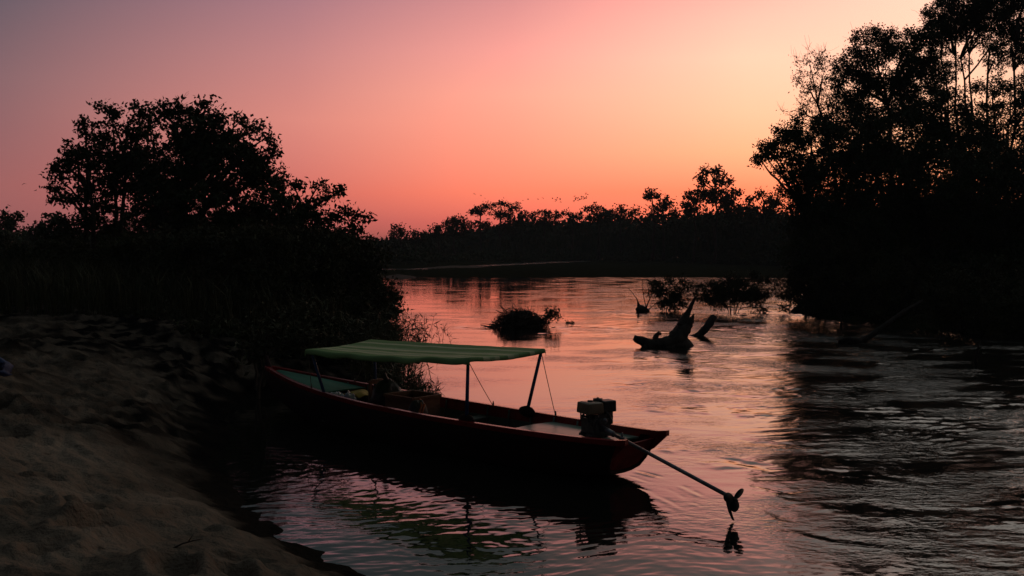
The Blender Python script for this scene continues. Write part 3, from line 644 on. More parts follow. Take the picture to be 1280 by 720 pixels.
# brush mound
def brush_mound():
    c = on(650, 409); root = empty('brush_mound', (c[0], c[1], 0)); tag(root, 'rounded mound of driftwood brush stranded alone in mid river', 'driftwood')
    m = MB(); m.blob((0, 0, -.06), (.66, .42, .34), 3, .5, 30, 18, fr=3.5); m.build('heap', M['deadwood'], root)
    b = MB()
    for i in range(620):
        a = rng.uniform(0, 2 * PI); e = rng.uniform(.0, PI / 2); d = np.array([math.cos(a) * math.cos(e) * .92, math.sin(a) * math.cos(e) * .6, math.sin(e) * .5])
        t = rng.normal(size=3) * (.26 if i % 7 else .5); t[2] = t[2] * .5 - .05 * abs(t[0])
        p = d * rng.uniform(.75, 1.0); b.tube(curve(p - t * .5, p + t * .6, 5, .25, .1), np.linspace(.014, .006, 5), 4, cap=False)
    for i in range(14):
        p = np.array([rng.uniform(.5, .85), rng.normal() * .2, .1]); q = p + [rng.uniform(.15, .5), rng.normal() * .15, rng.uniform(.1, .5)]
        b.tube(curve(p, q, 6, .2, .1), np.linspace(.014, .006, 6), 4, cap=False)
        cr.append(q)
    for i in range(7):
        p = np.array([-.75, rng.normal() * .2, .02]); b.tube(curve(p, p + [-rng.uniform(.1, .75), rng.normal() * .2, rng.uniform(0, .08)], 5, .15, .05), np.linspace(.02, .008, 5), 4)
    b.build('branch', M['deadwood'], root)
    l = MB(); q = np.array(cr); l.leaves(np.repeat(q, 24, 0) + rng.normal(size=(len(q) * 24, 3)) * [.10, .1, .07], .11, .045)
    dd = rng.normal(size=(500, 3)); dd /= np.linalg.norm(dd, axis=1, keepdims=True); dd[:, 2] = abs(dd[:, 2]); l.leaves(dd * rng.uniform(.7, 1.05, (500, 1)) * [.98, .62, .44], .13, .03)
    l.build('leaf', M['leaf_dry'], root, smooth=False)
cr = []; brush_mound()

# driftwood stump: a butt with a stubby arm on the left, a rising broken trunk and a thin splinter limb
def rough_tube(mb, pts, rads, k=14, seed=0, amp=.2, n=26):
    pts = np.asarray(pts, float); t0 = np.linspace(0, 1, len(pts)); t = np.linspace(0, 1, n)
    P = np.stack([np.interp(t, t0, pts[:, i]) for i in range(3)], -1)
    for _ in range(2): P[1:-1] = (P[:-2] + 2 * P[1:-1] + P[2:]) / 4
    R = np.interp(t, t0, rads)
    i0 = mb.n; mb.tube(P, R, k); v = mb.v[-1]; ring = v[:n * k].reshape(n, k, 3)
    d = ring - P[:, None]
    nz = 1 + amp * (perlin(np.cos(np.arange(k) * 2 * PI / k)[None] * 1.5 + t[:, None] * 5 + seed, np.sin(np.arange(k) * 2 * PI / k)[None] * 1.5 + t[:, None] * 2, seed) + .5 * perlin(np.arange(k)[None] * .9 + 0 * t[:, None], t[:, None] * 9, seed + 3))
    v[:n * k] = (P[:, None] + d * nz[..., None]).reshape(-1, 3)
def dpt(px, py, Y): return at(px, py, Y)
def driftwood():
    Y0 = 27.4; c = on(835, 434); c[2] = 0; root = empty('driftwood_stump', c); tag(root, 'big weathered driftwood stump in the river, one splintered limb pointing up to the right', 'driftwood')
    L = lambda *p: [dpt(*q) - c for q in p]
    m = MB()
    rough_tube(m, L((794, 423, Y0 - .1), (800, 425, Y0), (812, 431, Y0), (830, 431, Y0), (848, 427, Y0 + .1), (866, 440, Y0 + .3)), [.09, .12, .14, .18, .24, .16], 16, 2, .25)
    rough_tube(m, L((832, 438, Y0), (845, 425, Y0 + .1), (856, 408, Y0 + .2), (862, 397, Y0 + .2)), [.20, .24, .20, .15], 16, 5, .26)
    m.build('stump', M['deadwood'], root)
    m = MB(); rough_tube(m, L((852, 408, Y0 + .15), (860, 390, Y0 + .2), (866, 378, Y0 + .2), (870, 370, Y0 + .2)), [.16, .075, .05, .03], 10, 8, .15); m.build('limb', M['deadwood'], root)
    m = MB()
    rough_tube(m, L((862, 402, Y0 + .2), (866, 396, Y0 + .2), (867, 392, Y0 + .2)), [.09, .05, .015], 8, 9, .2, 10); m.build('splinter', M['deadwood'], root); m = MB()
    rough_tube(m, L((818, 424, Y0), (822, 417, Y0), (826, 417, Y0 + .05)), [.08, .06, .04], 8, 12, .2, 10); m.build('knot', M['deadwood'], root); m = MB()
    rough_tube(m, L((806, 430, Y0), (806, 437, Y0 - .1), (807, 443, Y0 - .1)), [.1, .09, .06], 8, 14, .2, 10)
    m.build('knot', M['deadwood'], root)
    Y1 = 30.8; c2 = on(880, 419); c2[2] = 0; root = empty('driftwood_log', c2); tag(root, 'short slanting log sticking out of the river just right of the big driftwood stump', 'driftwood')
    L = lambda *p: [dpt(*q) - c2 for q in p]
    m = MB(); rough_tube(m, L((862, 421, Y1), (874, 419, Y1), (882, 411, Y1), (889, 401, Y1), (893, 395, Y1 + .05)), [.04, .10, .125, .115, .085], 12, 21, .22); m.build('log', M['deadwood'], root)
    m = MB(); rough_tube(m, L((888, 400, Y1), (888.5, 396, Y1), (889, 393, Y1)), [.05, .03, .01], 6, 3, .2, 8); m.build('knot', M['deadwood'], root)
driftwood()
def snag():
    Y0 = 42.5; c = on(803, 388); c[2] = 0; root = empty('root_snag', c); tag(root, 'small root snag with thin bare twigs, left beside the flooded bush', 'driftwood')
    L = lambda *p: [dpt(*q) - c for q in p]
    m = MB(); rough_tube(m, L((795, 388, Y0), (801, 386, Y0), (806, 388, Y0), (812, 388.5, Y0)), [.08, .2, .15, .05], 10, 31, .25, 14); rough_tube(m, L((800, 386, Y0), (798, 381, Y0), (797.5, 377, Y0)), [.09, .06, .03], 8, 33, .2, 8); m.build('stump', M['deadwood'], root)
    t = MB()
    for a, b in (((798, 380), (785, 360)), ((806, 387), (812, 372)), ((808, 384), (803, 350)), ((812, 372), (809, 348)), ((808, 386), (816, 368)), ((810, 387), (822, 376))):
        t.tube(curve(dpt(*a, Y0) - c, dpt(*b, Y0) - c, 7, .08, 0), np.linspace(.022, .008, 7), 5)
    t.build('twig', M['deadwood'], root)
snag()
def dead_log():
    a = on(1068, 428); a[2] = -.1; root = empty('dead_log', a); tag(root, 'long pale dead log leaning from the water up into the right bank shrubs', 'log')
    L = lambda *p: [dpt(*q) - a for q in p]
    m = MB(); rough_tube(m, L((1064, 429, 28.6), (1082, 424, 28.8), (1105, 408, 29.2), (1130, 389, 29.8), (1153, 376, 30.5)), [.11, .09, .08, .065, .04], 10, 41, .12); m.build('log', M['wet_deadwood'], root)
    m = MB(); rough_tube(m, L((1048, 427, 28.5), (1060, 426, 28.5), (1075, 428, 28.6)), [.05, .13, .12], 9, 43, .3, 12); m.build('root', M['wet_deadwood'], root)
    b = on(1221, 452); b[2] = -.1; root = empty('bare_twig', b); tag(root, 'single bare upright twig standing in the dark water near the right edge', 'twig')
    L = lambda *p: [dpt(*q) - b for q in p]
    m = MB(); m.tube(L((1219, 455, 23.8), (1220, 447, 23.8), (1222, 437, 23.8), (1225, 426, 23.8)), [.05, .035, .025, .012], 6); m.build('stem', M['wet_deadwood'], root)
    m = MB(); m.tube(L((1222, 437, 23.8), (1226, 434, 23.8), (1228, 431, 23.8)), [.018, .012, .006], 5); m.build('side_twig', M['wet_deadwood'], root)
    b = on(1052, 408); b[2] = -.1; root = empty('bare_twig', b); tag(root, 'pale bent bare twig in the water left of the leaning dead log', 'twig')
    L = lambda *p: [dpt(*q) - b for q in p]
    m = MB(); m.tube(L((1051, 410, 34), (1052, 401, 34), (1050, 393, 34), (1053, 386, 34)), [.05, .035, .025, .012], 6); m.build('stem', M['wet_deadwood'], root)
dead_log()

# --- far bank
FT = 'trees rising over the far bank woods'
def ft(label, Yd, px, lobes, top=None, **kw):
    a = dict(leaf=(.5, .28), rc=.75, per=34, dens=2.6, trunk_r=.22, twig_r=.05, mat='leaf_far', shell=.35); a.update(kw)
    b = at(px, 310, Yd); b[2] = .6
    plant('far_tree', label, 'tree', b, lobes, Yd, group=FT, trunk_top=None if top is None else at(px, top, Yd), **a)
ft('small far tree with a lopsided tuft on a thin stem, leftmost over the far woods', 190, 503, [(497, 284, 6, 4), (503, 290, 6, 4), (492, 292, 4, 3)], 290)
ft('low rounded far tree next right of the lopsided tuft tree', 190, 520, [(516, 293, 8, 5), (530, 294, 8, 5), (523, 300, 12, 6)], 300)
ft('low far tree with a thin open top, left of the dense domed one', 200, 548, [(544, 287, 6, 3.5), (552, 284, 7, 4), (546, 295, 10, 6)], 293)
ft('dense domed far tree left of the gapped flat-topped pair', 205, 570, [(565, 279, 10, 6), (576, 276, 9, 6), (585, 282, 9, 6), (572, 290, 16, 8)], 285)
ft('far tree with small flat tuft and sky under it, left of the broad crown', 210, 601, [(592, 262, 7, 4), (602, 260, 6, 4), (598, 267, 6, 3), (604, 280, 9, 6)], 266)
ft('broad flat-crowned far tree, tallest in the left half of the far woods', 212, 626, [(612, 258, 8, 4), (625, 255, 9, 4.5), (640, 259, 10, 6), (618, 268, 8, 5), (632, 270, 12, 6), (652, 268, 9, 5), (640, 282, 18, 9)], 264)
ft('even-topped far tree just right of the broad flat crown', 215, 680, [(668, 270, 8, 4), (680, 266, 8, 4), (694, 268, 8, 4.5), (682, 277, 16, 7)], 275)
ft('thin far tree with gaps in its crown, under the bird flock', 210, 714, [(708, 268, 6, 3.5), (716, 274, 5, 6), (722, 270, 4, 3), (713, 284, 9, 6)], 272)
ft('wide low-domed far tree to the right of the bird flock', 205, 748, [(736, 262, 8, 4), (748, 260, 8, 4), (762, 264, 8, 4), (748, 272, 18, 7)], 270)
ft('pointed little far tree between the low dome and the ball-topped tree', 205, 776, [(776, 261, 2.2, 5), (770, 268, 6, 4), (784, 267, 8, 4), (795, 265, 7, 4)], 268)
ft('ball-topped far tree on a bare trunk', 180, 815, [(813, 240, 7, 5), (818, 245, 5, 3.5), (809, 247, 4, 3), (818, 262, 8, 6)], 248)
ft('round bushy far tree touching the right side of the ball-topped one', 178, 829, [(830, 251, 6, 4.5), (836, 254, 5, 4), (826, 259, 7, 5), (838, 266, 10, 6)], 258)
ft('open pale-gapped far tree leaning against the biggest far tree', 165, 866, [(862, 244, 6, 3.5), (872, 240, 5, 3), (866, 252, 9, 4), (855, 256, 7, 4), (866, 264, 14, 6)], 250)
ft('biggest far tree, layered crown standing well above the far woods', 160, 893, [(885, 214, 7, 3.5), (893, 213, 5, 3), (874, 222, 7, 4), (878, 230, 6, 3), (902, 217, 8, 4), (908, 226, 7, 4.5), (896, 228, 6, 4), (888, 240, 13, 5), (905, 240, 13, 5), (919, 240, 7, 2.5), (880, 247, 14, 6), (902, 252, 18, 8), (915, 262, 16, 8)], 226, per=36)
ft('low sparse far tree right of the biggest far tree', 165, 938, [(936, 252, 6, 3.5), (930, 260, 7, 4), (942, 262, 7, 4)], 258)
ft('rounded far tree tucked beside the right bank trees', 160, 955, [(950, 243, 7, 4), (958, 249, 8, 4.5), (967, 253, 7, 4), (955, 260, 14, 8)], 252)

def far_woods():
    fx = np.array([-90, 60, 200, 380, 440, 470, 500, 540, 580, 610, 640, 700, 760, 800, 860, 920, 980, 1060, 1350]); fy = np.array([300, 302, 303, 305, 309, 309, 309, 305, 298, 292, 287, 287, 280, 279, 275, 273, 271, 264, 258])
    m = MB(); tr = MB(); n = 5200
    px = rng.uniform(-90, 1350, n); top = np.interp(px, fx, fy) - 3 + 7 * perlin(px * .045, px * 0, 91) + 6 * perlin(px * .13, px * 0 + 3, 92) + 3 * perlin(px * .4, px * 0 + 7, 93)
    f = rng.random(n) ** 1.1; py = top + f * (319 - top) + rng.uniform(-1, 1, n)
    Yd = np.interp(px, [-90, 300, 440, 560, 760, 860, 1000, 1060, 1350], [110, 120, 180, 222, 235, 185, 150, 120, 100]) + rng.uniform(-10, 14, n) + (1 - f) * 8
    for a, b, c in zip(px, py, Yd):
        p = at(a, b, c); k = rng.integers(14, 26)
        q_ = c / 210.; m.leaves(p + rng.normal(size=(k, 3)) * np.array([1.5, 1.1, .7]) * q_, 1.0 * q_, .6 * q_)
    for i in range(240):
        a = rng.uniform(450, 1000); c = np.interp(a, [440, 560, 760, 860, 1000], [175, 208, 218, 178, 146]); p = at(a, 310, c); p[2] = .3; q = at(a + rng.normal() * 3, np.interp(a, fx, fy) + 10, c)
        m.tube(curve(p, q, 5, .04, 0), np.linspace(.2, .1, 5), 4, cap=False)
    tag(m.build('far_woods', M['leaf_far'], smooth=False), 'continuous dark woods along the far bank, one mass below the taller trees', 'woods', kind='stuff')
    # scrub along the edge of the far bar and bank
    s = MB(); n = 420
    px = rng.uniform(500, 1000, n); py = np.where(rng.random(n) < .5, 326, 322) + rng.uniform(-5, 3, n); keep = ~((px > 500) & (px < 740) & (py > 337 - (px - 525) * .052 - 5)); px, py = px[keep], py[keep]
    for a, b in zip(px, py):
        p = at(a, b, np.interp(a, [500, 735, 1000], [135, 215, 140])); s.leaves(p + rng.normal(size=(18, 3)) * [1.2, .8, .35], .6, .3)
    tag(s.build('far_scrub', M['leaf_far'], smooth=False), 'low scrub along the foot of the far woods', 'scrub', kind='stuff')
far_woods()

# ------------------------------------------------------------------ the boat
def mod_bevel(w=.006): return ('BEVEL', dict(width=w, segments=2, limit_method='ANGLE'))
boat = empty('longtail_boat', (BO[0], BO[1], 0), math.atan2(BA[1], BA[0]))
tag(boat, 'long narrow red-trimmed wooden boat with green striped canopy, moored at the sand bank', 'boat')
LU = np.array([0, .5, 1.5, 3, 4.4, 5.4, 6.3, 7.0, 7.5, 7.62]); LW = np.array([.40, .46, .54, .60, .58, .50, .36, .20, .06, .02])
LG = np.array([.52, .50, .49, .49, .51, .55, .60, .66, .71, .72]); LK = np.array([.10, .02, -.08, -.12, -.12, -.08, .02, .18, .42, .52])
w_ = lambda u: np.interp(u, LU, LW); g_ = lambda u: np.interp(u, LU, LG); k_ = lambda u: np.interp(u, LU, LK)
US = np.linspace(0, 7.62, 60)
def smooth_arr(a):
    for _ in range(6): a = np.concatenate([a[:1], (a[:-2] + 2 * a[1:-1] + a[2:]) / 4, a[-1:]])
    return a
WS, GS, KS = smooth_arr(w_(US)), smooth_arr(g_(US)), smooth_arr(k_(US))
w_ = lambda u: np.interp(u, US, WS); g_ = lambda u: np.interp(u, US, GS); k_ = lambda u: np.interp(u, US, KS)
# local frame: x = u, y = -v (positive y is the camera's side), z up
def section(u, inset=0.):
    w, g, k = w_(u) - inset, g_(u), k_(u) + inset
    w = max(w, .004)
    f = [(1.0, 1.0), (.97, .78), (.92, .52), (.84, .28), (.68, .09), (.35, .015), (0, 0)]
    left = [(w * a, k + (g - k) * b) for a, b in f]
    pts = left + [(-a, b) for a, b in left[-2::-1]]
    return pts
def xr(u, z):                                              # raked stern: the bottom starts further forward
    rake = .24 * np.clip((.5 - z) / .45, 0, 1) * np.clip(1 - u / 1.2, 0, 1)
    return u + rake
P = np.array([[(xr(u, z), y, z) for (y, z) in section(u)] for u in US])
m = MB(); m.sheet(P); hull = m.build('hull', M['hull'], boat, mods=[('SOLIDIFY', dict(thickness=.028, offset=1 if False else -1))])
P = np.array([[(xr(u, z) + .0, y, z + .0) for (y, z) in section(u, .035)] for u in US[2:-3]])
P[:, 0, 2] -= .02; P[:, -1, 2] -= .02
P = P[:, 1:-1]; m = MB(); m.sheet(P); m.build('inner_planking', M['inner'], boat)
for i0, i1 in ((0, 2), (-2, None)):
    Q = np.array([[(xr(u, z), y, z) for (y, z) in section(u, .032)] for u in US[2:-3]])[:, i0:i1]; Q[..., 2] -= .03
    m = MB(); m.sheet(Q); m.build('inner_strake', M['red'], boat)
# ribs
m = MB()
for u in np.arange(1.3, 6.2, .42):
    s = section(u, .05); m.tube([(u, y, z) for (y, z) in s], .016, 4)
m.build('ribs', M['inner'], boat)
# rails
for sgn in (1, -1):
    uu = np.concatenate([[-.13], US]); m = MB()
    ring = []
    for u in uu:
        uc = max(u, 0); y = sgn * w_(uc); z = g_(uc) + (.02 if u < 0 else 0)
        ring.append([(u, y + sgn * .030, z - .045), (u, y + sgn * .034, z + .018), (u, y - sgn * .030, z + .020), (u, y - sgn * .030, z - .045), (u, y + sgn * .030, z - .045)])
    G = np.array(ring); m.sheet(G)
    for e in (0, -1): m.add(G[e][:4], [[0, 1, 2, 3]])
    m.build('gunwale', M['red'], boat, smooth=False, mods=[mod_bevel(.006)])
    # the sides run on past the transom as small wings
    m = MB(); y = sgn * w_(0)
    v = [(-.125, y - .012, .50), (.10, y - .012, .50), (.20, y * .93 - .012, .24), (.05, y * .95 - .012, .33)]
    v2 = [(a, b + .024, c) for a, b, c in v]
    m.add(v + v2, [[0, 1, 2, 3], [7, 6, 5, 4], [0, 4, 5, 1], [1, 5, 6, 2], [2, 6, 7, 3], [3, 7, 4, 0]]); m.build('stern_wing', M['red_dull'], boat, smooth=False)
# transom
s = section(.0, .012); s = [(y, min(z, .445)) for y, z in s]
outer = [(xr(0, z) + .015, y, z) for y, z in s]; inner = [(x + .04, y, z) for x, y, z in outer]
m = MB(); n = len(outer); m.v = []; m.add(outer + inner)
qs = [[i, i + 1, n + i + 1, n + i] for i in range(n - 1)] + [[0, n, 2 * n - 1, n - 1]]
h = n // 2
for k in range(h): qs += [[k, n - 1 - k, n - 2 - k, k + 1], [n + k + 1, 2 * n - 2 - k, 2 * n - 1 - k, n + k]] if k < h - 1 else []
m.q.append(np.array(qs)); m.t.append(np.array([[h - 1, h + 1, h], [n + h, n + h + 1, n + h - 1]]))
m.build('transom', M['red_dull'], boat, smooth=False)
# decks
def deck(name, u0, u1, z0, z1, mat, n=12, crown=.015, inset=.04):
    us = np.linspace(u0, u1, n); vs = np.linspace(-1, 1, 9)
    P = np.array([[(u, (w_(u) - inset) * v, np.interp(u, [u0, u1], [z0, z1]) + crown * (1 - v * v)) for v in vs] for u in us])
    m = MB(); m.sheet(P); return m.build(name, mat, boat, smooth=False, mods=[('SOLIDIFY', dict(thickness=.02, offset=-1))])
deck('bow_deck', 5.55, 7.3, .50, .655, M['deck_green'])
deck('stern_deck', .28, 1.75, .415, .405, M['stern_deck'])
us = np.linspace(1.8, 5.5, 10); m = MB()
for j in range(5):
    y = -.36 + j * .18; m.box((3.65, y, .115), (3.7, .165, .018))
m.build('floor_boards', M['inner'], boat, smooth=False)
m = MB(); m.box((3.05, 0, .34), (.20, 1.12, .025)); m.build('seat', M['inner'], boat, smooth=False, mods=[mod_bevel()])
m = MB(); m.box((4.95, 0, .36), (.20, 1.06, .025)); m.build('seat', M['inner'], boat, smooth=False, mods=[mod_bevel()])
# stem post with its upturned head
m = MB(); sp_ = [(7.30, 0, .46), (7.52, 0, .64), (7.60, 0, .76), (7.63, 0, .82), (7.65, 0, .87), (7.655, 0, .90)]
m.tube(sp_, [.06, .06, .05, .042, .036, .03], 8); m.build('stem_post', M['hull'], boat, mods=[])
# posts, blocks, stays
TOP = {}
def post(base, top, block=True):
    m = MB(); d = np.array(top) - np.array(base); m.tube([base, np.array(base) + d * .5, top], [.024, .023, .021], 8); m.build('canopy_post', M['blue'], boat)
    if block:
        m = MB(); m.blob((base[0], base[1], base[2] + .01), (.14, .05, .075), 4, .12, 16, 10); m.build('post_block', M['hull'], boat)
post((2.31, .52, .50), (2.28, .52, 1.31)); post((2.20, -.50, .50), (2.03, -.60, 1.335)); post((5.36, .50, .55), (5.58, .57, 1.17), False); post((5.4, -.50, .55), (5.5, -.57, 1.24), False)
for a, b in (((2.28, .52, 1.27), (2.90, -.57, .50)), ((2.03, -.60, 1.30), (1.72, -.53, .50)), ((5.62, .59, 1.15), (5.72, .47, .58)), ((5.5, -.57, 1.22), (5.85, -.45, .57))):
    m = MB(); a, b = np.array(a), np.array(b); t = np.linspace(0, 1, 8)[:, None]; p = a + (b - a) * t; p[:, 2] -= (t * (1 - t) * .05)[:, 0]
    m.tube(p, .005, 5); m.tube([b + [0, 0, .07], b + [.0, 0, .03], b - [0, 0, .01]], [.006, .014, .010], 6); m.build('stay_rope', M['rope'], boat)
# roof frame and cloth
def can_z(x, y):
    s = (x - 2.1) / 3.6; v = (y + .62) / 1.24
    zf = 1.355 + (1.25 - 1.355) * s; zn = 1.325 + (1.19 - 1.325) * s
    sag = .045 * np.sin(np.clip(s, 0, 1) * PI) * (.12 + .88 * np.clip(v, 0, 1) ** 1.5) + .03 * np.sin(np.clip(v, 0, 1) * PI)
    return zf + (zn - zf) * v - sag
m = MB()
for y in (-.60, .58): m.tube([(2.06 if y < 0 else 2.22, y, can_z(2.1, y) - .025), (3.3, y, can_z(3.3, y) - .05), (4.4, y, can_z(4.4, y) - .05), (5.60, y, can_z(5.6, y) - .025)], .013, 6)
for x in (2.10, 3.3, 4.5, 5.6): m.tube([(x, -.60, can_z(x, -.6) - .022), (x, 0, can_z(x, 0) - .025), (x + (.12 if x < 2.2 else 0), .58, can_z(x, .58) - .022)], .011, 6)
m.build('roof_frame', M['blue'], boat)
xs = np.linspace(0, 1, 90); ys = np.concatenate([np.linspace(-.63, .61, 40)])
rows = []
for s in xs:
    r = []
    for y in ys:
        x0 = 2.0 + .17 * (y + .63) / 1.24; x = x0 + (5.66 - x0) * s
        wr = .009 * math.sin(s * 26 + y * 4) * max(0, y / .62) ** 2 + .006 * perlin(np.array([x * 3.]), np.array([y * 6.]), 51)[0]
        r.append((x, y, can_z(np.array(x), np.array(y)) + wr))
    x, y, z = r[-1]
    drop = (.072 + .008 * math.sin(s * 17) + .006 * math.sin(s * 41)) * (1. if s > .02 else 1.15)
    for q in (.35, .7, 1.0): r.append((x + .012 * math.sin(s * 30) * q, y + .018 * math.sin(q * 2) + .01 * math.sin(s * 23) * q, z - drop * q))
    x, y, z = r[0]; r = [(x, y - .01, z - .05), (x, y - .006, z - .025)] + r
    rows.append(r)
P = np.array(rows); P0 = P[0] + [[-.015, 0, -.055]]; P1 = P[-1] + [[.015, 0, -.05]]; Pm0 = P[0] + [[-.012, 0, -.02]]; Pm1 = P[-1] + [[.012, 0, -.02]]
P = np.concatenate([P0[None], Pm0[None], P, Pm1[None], P1[None]])
m = MB(); m.sheet(P); m.build('canopy', M['canopy'], boat, mods=[('SOLIDIFY', dict(thickness=.004, offset=0))])

# motor, swung so that its long shaft reaches toward the camera's right
def motor():
    Rb = np.array([[BA[0], -BN[0], 0], [BA[1], -BN[1], 0], [0, 0, 1]])         # local -> world
    loc = lambda p: (np.asarray(p) - np.array([BO[0], BO[1], 0])) @ Rb          # world -> boat local
    E = bw(.62, .02, .44)
    tip = on(917, 652); tip[2] = .225
    fwd = np.array([tip[0] - E[0], tip[1] - E[1], 0]); fwd /= np.linalg.norm(fwd); rt = np.array([-fwd[1], fwd[0], 0]) ; rt = rt if rt[0] > 0 else -rt
    up = np.array([0, 0, 1.])
    R = np.stack([rt, fwd, up], 1)                                             # columns: right in view, along shaft, up
    LR = (Rb.T @ R)
    def w(a, b, c): return loc(E + (rt * a + fwd * b + up * c) * .89)
    m = MB(); m.box(w(-.03, .0, .15), (.24, .26, .20), LR); m.box(w(-.02, 0, .27), (.17, .2, .08), LR)
    m.tube([w(-.03, .10, .16), w(-.03, .165, .16)], .095, 16); m.tube([w(.10, -.02, .2), w(.16, -.02, .24), w(.2, -.02, .27)], .06, 10)
    for k in range(6): m.box(w(.11 + .018 * k, -.02, .22 + .007 * k), (.006, .17, .15), LR)
    m.box(w(-.04, 0, .04), (.30, .24, .03), LR)
    eng = m.build('outboard_motor', M['engine'], boat, smooth=False, mods=[mod_bevel(.008)])
    m = MB(); m.box(w(-.115, .0, .405), (.235, .26, .13), LR, .93); m.box(w(-.115, 0, .475), (.21, .235, .02), LR, .8); o = m.build('fuel_tank', M['tank'], eng, smooth=True, mods=[('BEVEL', dict(width=.028, segments=4, limit_method='ANGLE'))])
    m = MB(); m.tube([w(-.115, .0, .478), w(-.115, .0, .502)], [.035, .032], 12); m.build('fuel_cap', M['black'], eng)
    m = MB(); m.box(w(.13, .02, .415), (.19, .17, .135), LR, .97); m.box(w(.225, .04, .38), (.03, .10, .07), LR); m.build('air_filter', M['black'], eng, smooth=False, mods=[mod_bevel(.014)])
    m = MB(); m.tube([w(.02, -.02, .47), w(.02, -.02, .515)], [.062, .056], 14); m.tube([w(.02, -.02, .512), w(.02, -.02, .53)], [.016, .012], 8); m.build('breather_cap', M['black'], eng)
    m = MB(); m.tube([w(.12, -.08, .27), w(.125, .09, .27)], .068, 14); m.tube([w(.12, .09, .27), w(.13, .12, .25), w(.14, .14, .22)], .02, 8); m.build('muffler', M['black'], eng, mods=[mod_bevel(.01)])
    m = MB(); m.tube([w(-.14, .02, .27), w(-.19, .03, .295), w(-.235, .03, .305)], [.016, .013, .012], 8); m.blob(w(-.245, .03, .31), (.022, .022, .022), 2, .05, 10, 8); m.tube([w(-.235, .03, .30), w(-.235, .035, .22)], .004, 5); m.build('throttle_lever', M['black'], eng)
    m = MB(); m.tube([w(-.26, .0, .09), w(-.20, 0, .05), w(-.10, .02, -.01), w(-.03, .04, -.015)], [.018, .022, .024, .02], 8); m.tube([w(-.10, .12, .03), w(-.10, .12, -.03)], .024, 8); m.tube([w(.06, .12, .03), w(.06, .12, -.03)], .024, 8); m.build('mount_bracket', M['black'], eng)
    m = MB(); m.tube([w(-.05, .12, .33), w(-.10, .17, .30), w(-.08, .17, .20), w(.0, .14, .12)], .007, 6); m.tube([w(-.16, .10, .34), w(-.19, .12, .22), w(-.12, .13, .10), w(-.02, .16, .06)], .006, 6); m.tube([w(.05, .13, .36), w(.09, .17, .30), w(.10, .16, .2)], .009, 6); m.build('fuel_hose', M['black'], eng)
    m = MB(); m.tube([w(.02, .14, .235), w(.02, .17, .235)], [.04, .034], 12); m.tube([w(.02, .165, .235), w(.02, .19, .235)], .012, 8); m.build('carburettor', M['steel'], eng)
    m = MB(); m.box(w(-.115, .0, .335), (.20, .2, .012), LR); m.tube([w(-.2, .1, .335), w(-.2, .1, .22)], .009, 6); m.tube([w(-.2, -.1, .335), w(-.2, -.1, .22)], .009, 6); m.build('tank_bracket', M['black'], eng, smooth=False)
    a = w(-.03, .15, .145); b = loc(tip)
    d = (b - a) / np.linalg.norm(b - a)
    m = MB(); m.tube([a, a + d * .25], [.038, .034], 12); m.tube([a + d * .25, b - d * .10], .021, 12); m.tube([b - d * .10, b - d * .02], [.030, .024], 12)
    m.tube([a + d * .40, a + d * .44], .032, 12); q = a + d * .42; m.tube([q, q + [0, 0, .075]], [.012, .009], 8)
    m.build('drive_shaft', M['steel'], eng, mods=[])
    # propeller and skeg
    y3 = np.array([0, 0, 1.]); s3 = np.cross(d, y3); s3 /= np.linalg.norm(s3); u3 = np.cross(s3, d)
    m = MB(); m.tube([b - d * .04, b + d * .05], [.022, .015], 10)
    for ang_ in (math.radians(-52), math.radians(-165), math.radians(72)):
        r1 = u3 * math.cos(ang_) + s3 * math.sin(ang_); r2 = np.cross(d, r1)
        vs = []; fs = []
        th = np.linspace(0, 2 * PI, 18, endpoint=False)
        e = np.stack([.075 + .068 * np.cos(th), .050 * np.sin(th)], -1)
        Pf = np.array([b + r1 * p + r2 * q * .95 + d * q * .25 for p, q in e]); c = b + r1 * .075
        m.add(np.concatenate([Pf + d * .005, Pf - d * .005, [c + d * .007], [c - d * .007]]), [[i, (i + 1) % 18, 18 + (i + 1) % 18, 18 + i] for i in range(18)],
              [[36, (i + 1) % 18, i] for i in range(18)] + [[37, 18 + i, 18 + (i + 1) % 18] for i in range(18)])
    m.build('propeller', M['black'], eng)
    q0 = b - d * .09; dn = -u3
    c = [q0 + dn * .01, q0 + dn * .08 + d * .02, q0 + dn * .15 + d * .06, q0 + dn * .21 + d * .115]
    wd = [.032, .026, .022, .014]; P = np.array([[p - d * k - s3 * .006, p + d * k - s3 * .006, p + d * k + s3 * .006, p - d * k + s3 * .006, p - d * k - s3 * .006] for p, k in zip(c, wd)])
    m = MB(); m.sheet(P); m.add(P[-1][:4], [[0, 1, 2, 3]]); m.build('skeg', M['black'], eng, smooth=False)
motor()

# ------------------------------------------------------------------ cargo lying in the boat
rzb = math.atan2(BA[1], BA[0])
def cargo(name, u, v, z, label, cat):
    o = empty(name, bw(u, v, z), rzb); return tag(o, label, cat)
o = cargo('wooden_crate', 4.02, .06, .13, 'open reddish brown wooden crate standing amidships under the canopy', 'crate')
m = MB()
for (c, s_) in (((0, .25, .24), (.56, .02, .48)), ((0, -.25, .24), (.56, .02, .48)), ((.29, 0, .24), (.02, .52, .48)), ((-.29, 0, .24), (.02, .52, .48)), ((0, 0, .012), (.56, .48, .02))): m.box(c, s_)
m.build('side_boards', M['wood'], o, smooth=False, mods=[mod_bevel(.004)])
m = MB()
for y in (.265, -.265): m.box((0, y, .465), (.64, .025, .04))
for x in (.312, -.312): m.box((x, 0, .465), (.025, .50, .04))
m.build('rim', M['wood'], o, smooth=False, mods=[mod_bevel(.004)])
o = cargo('black_bag', 4.62, .08, .13, 'lumpy black bag heaped against the bow side of the wooden crate', 'bag')
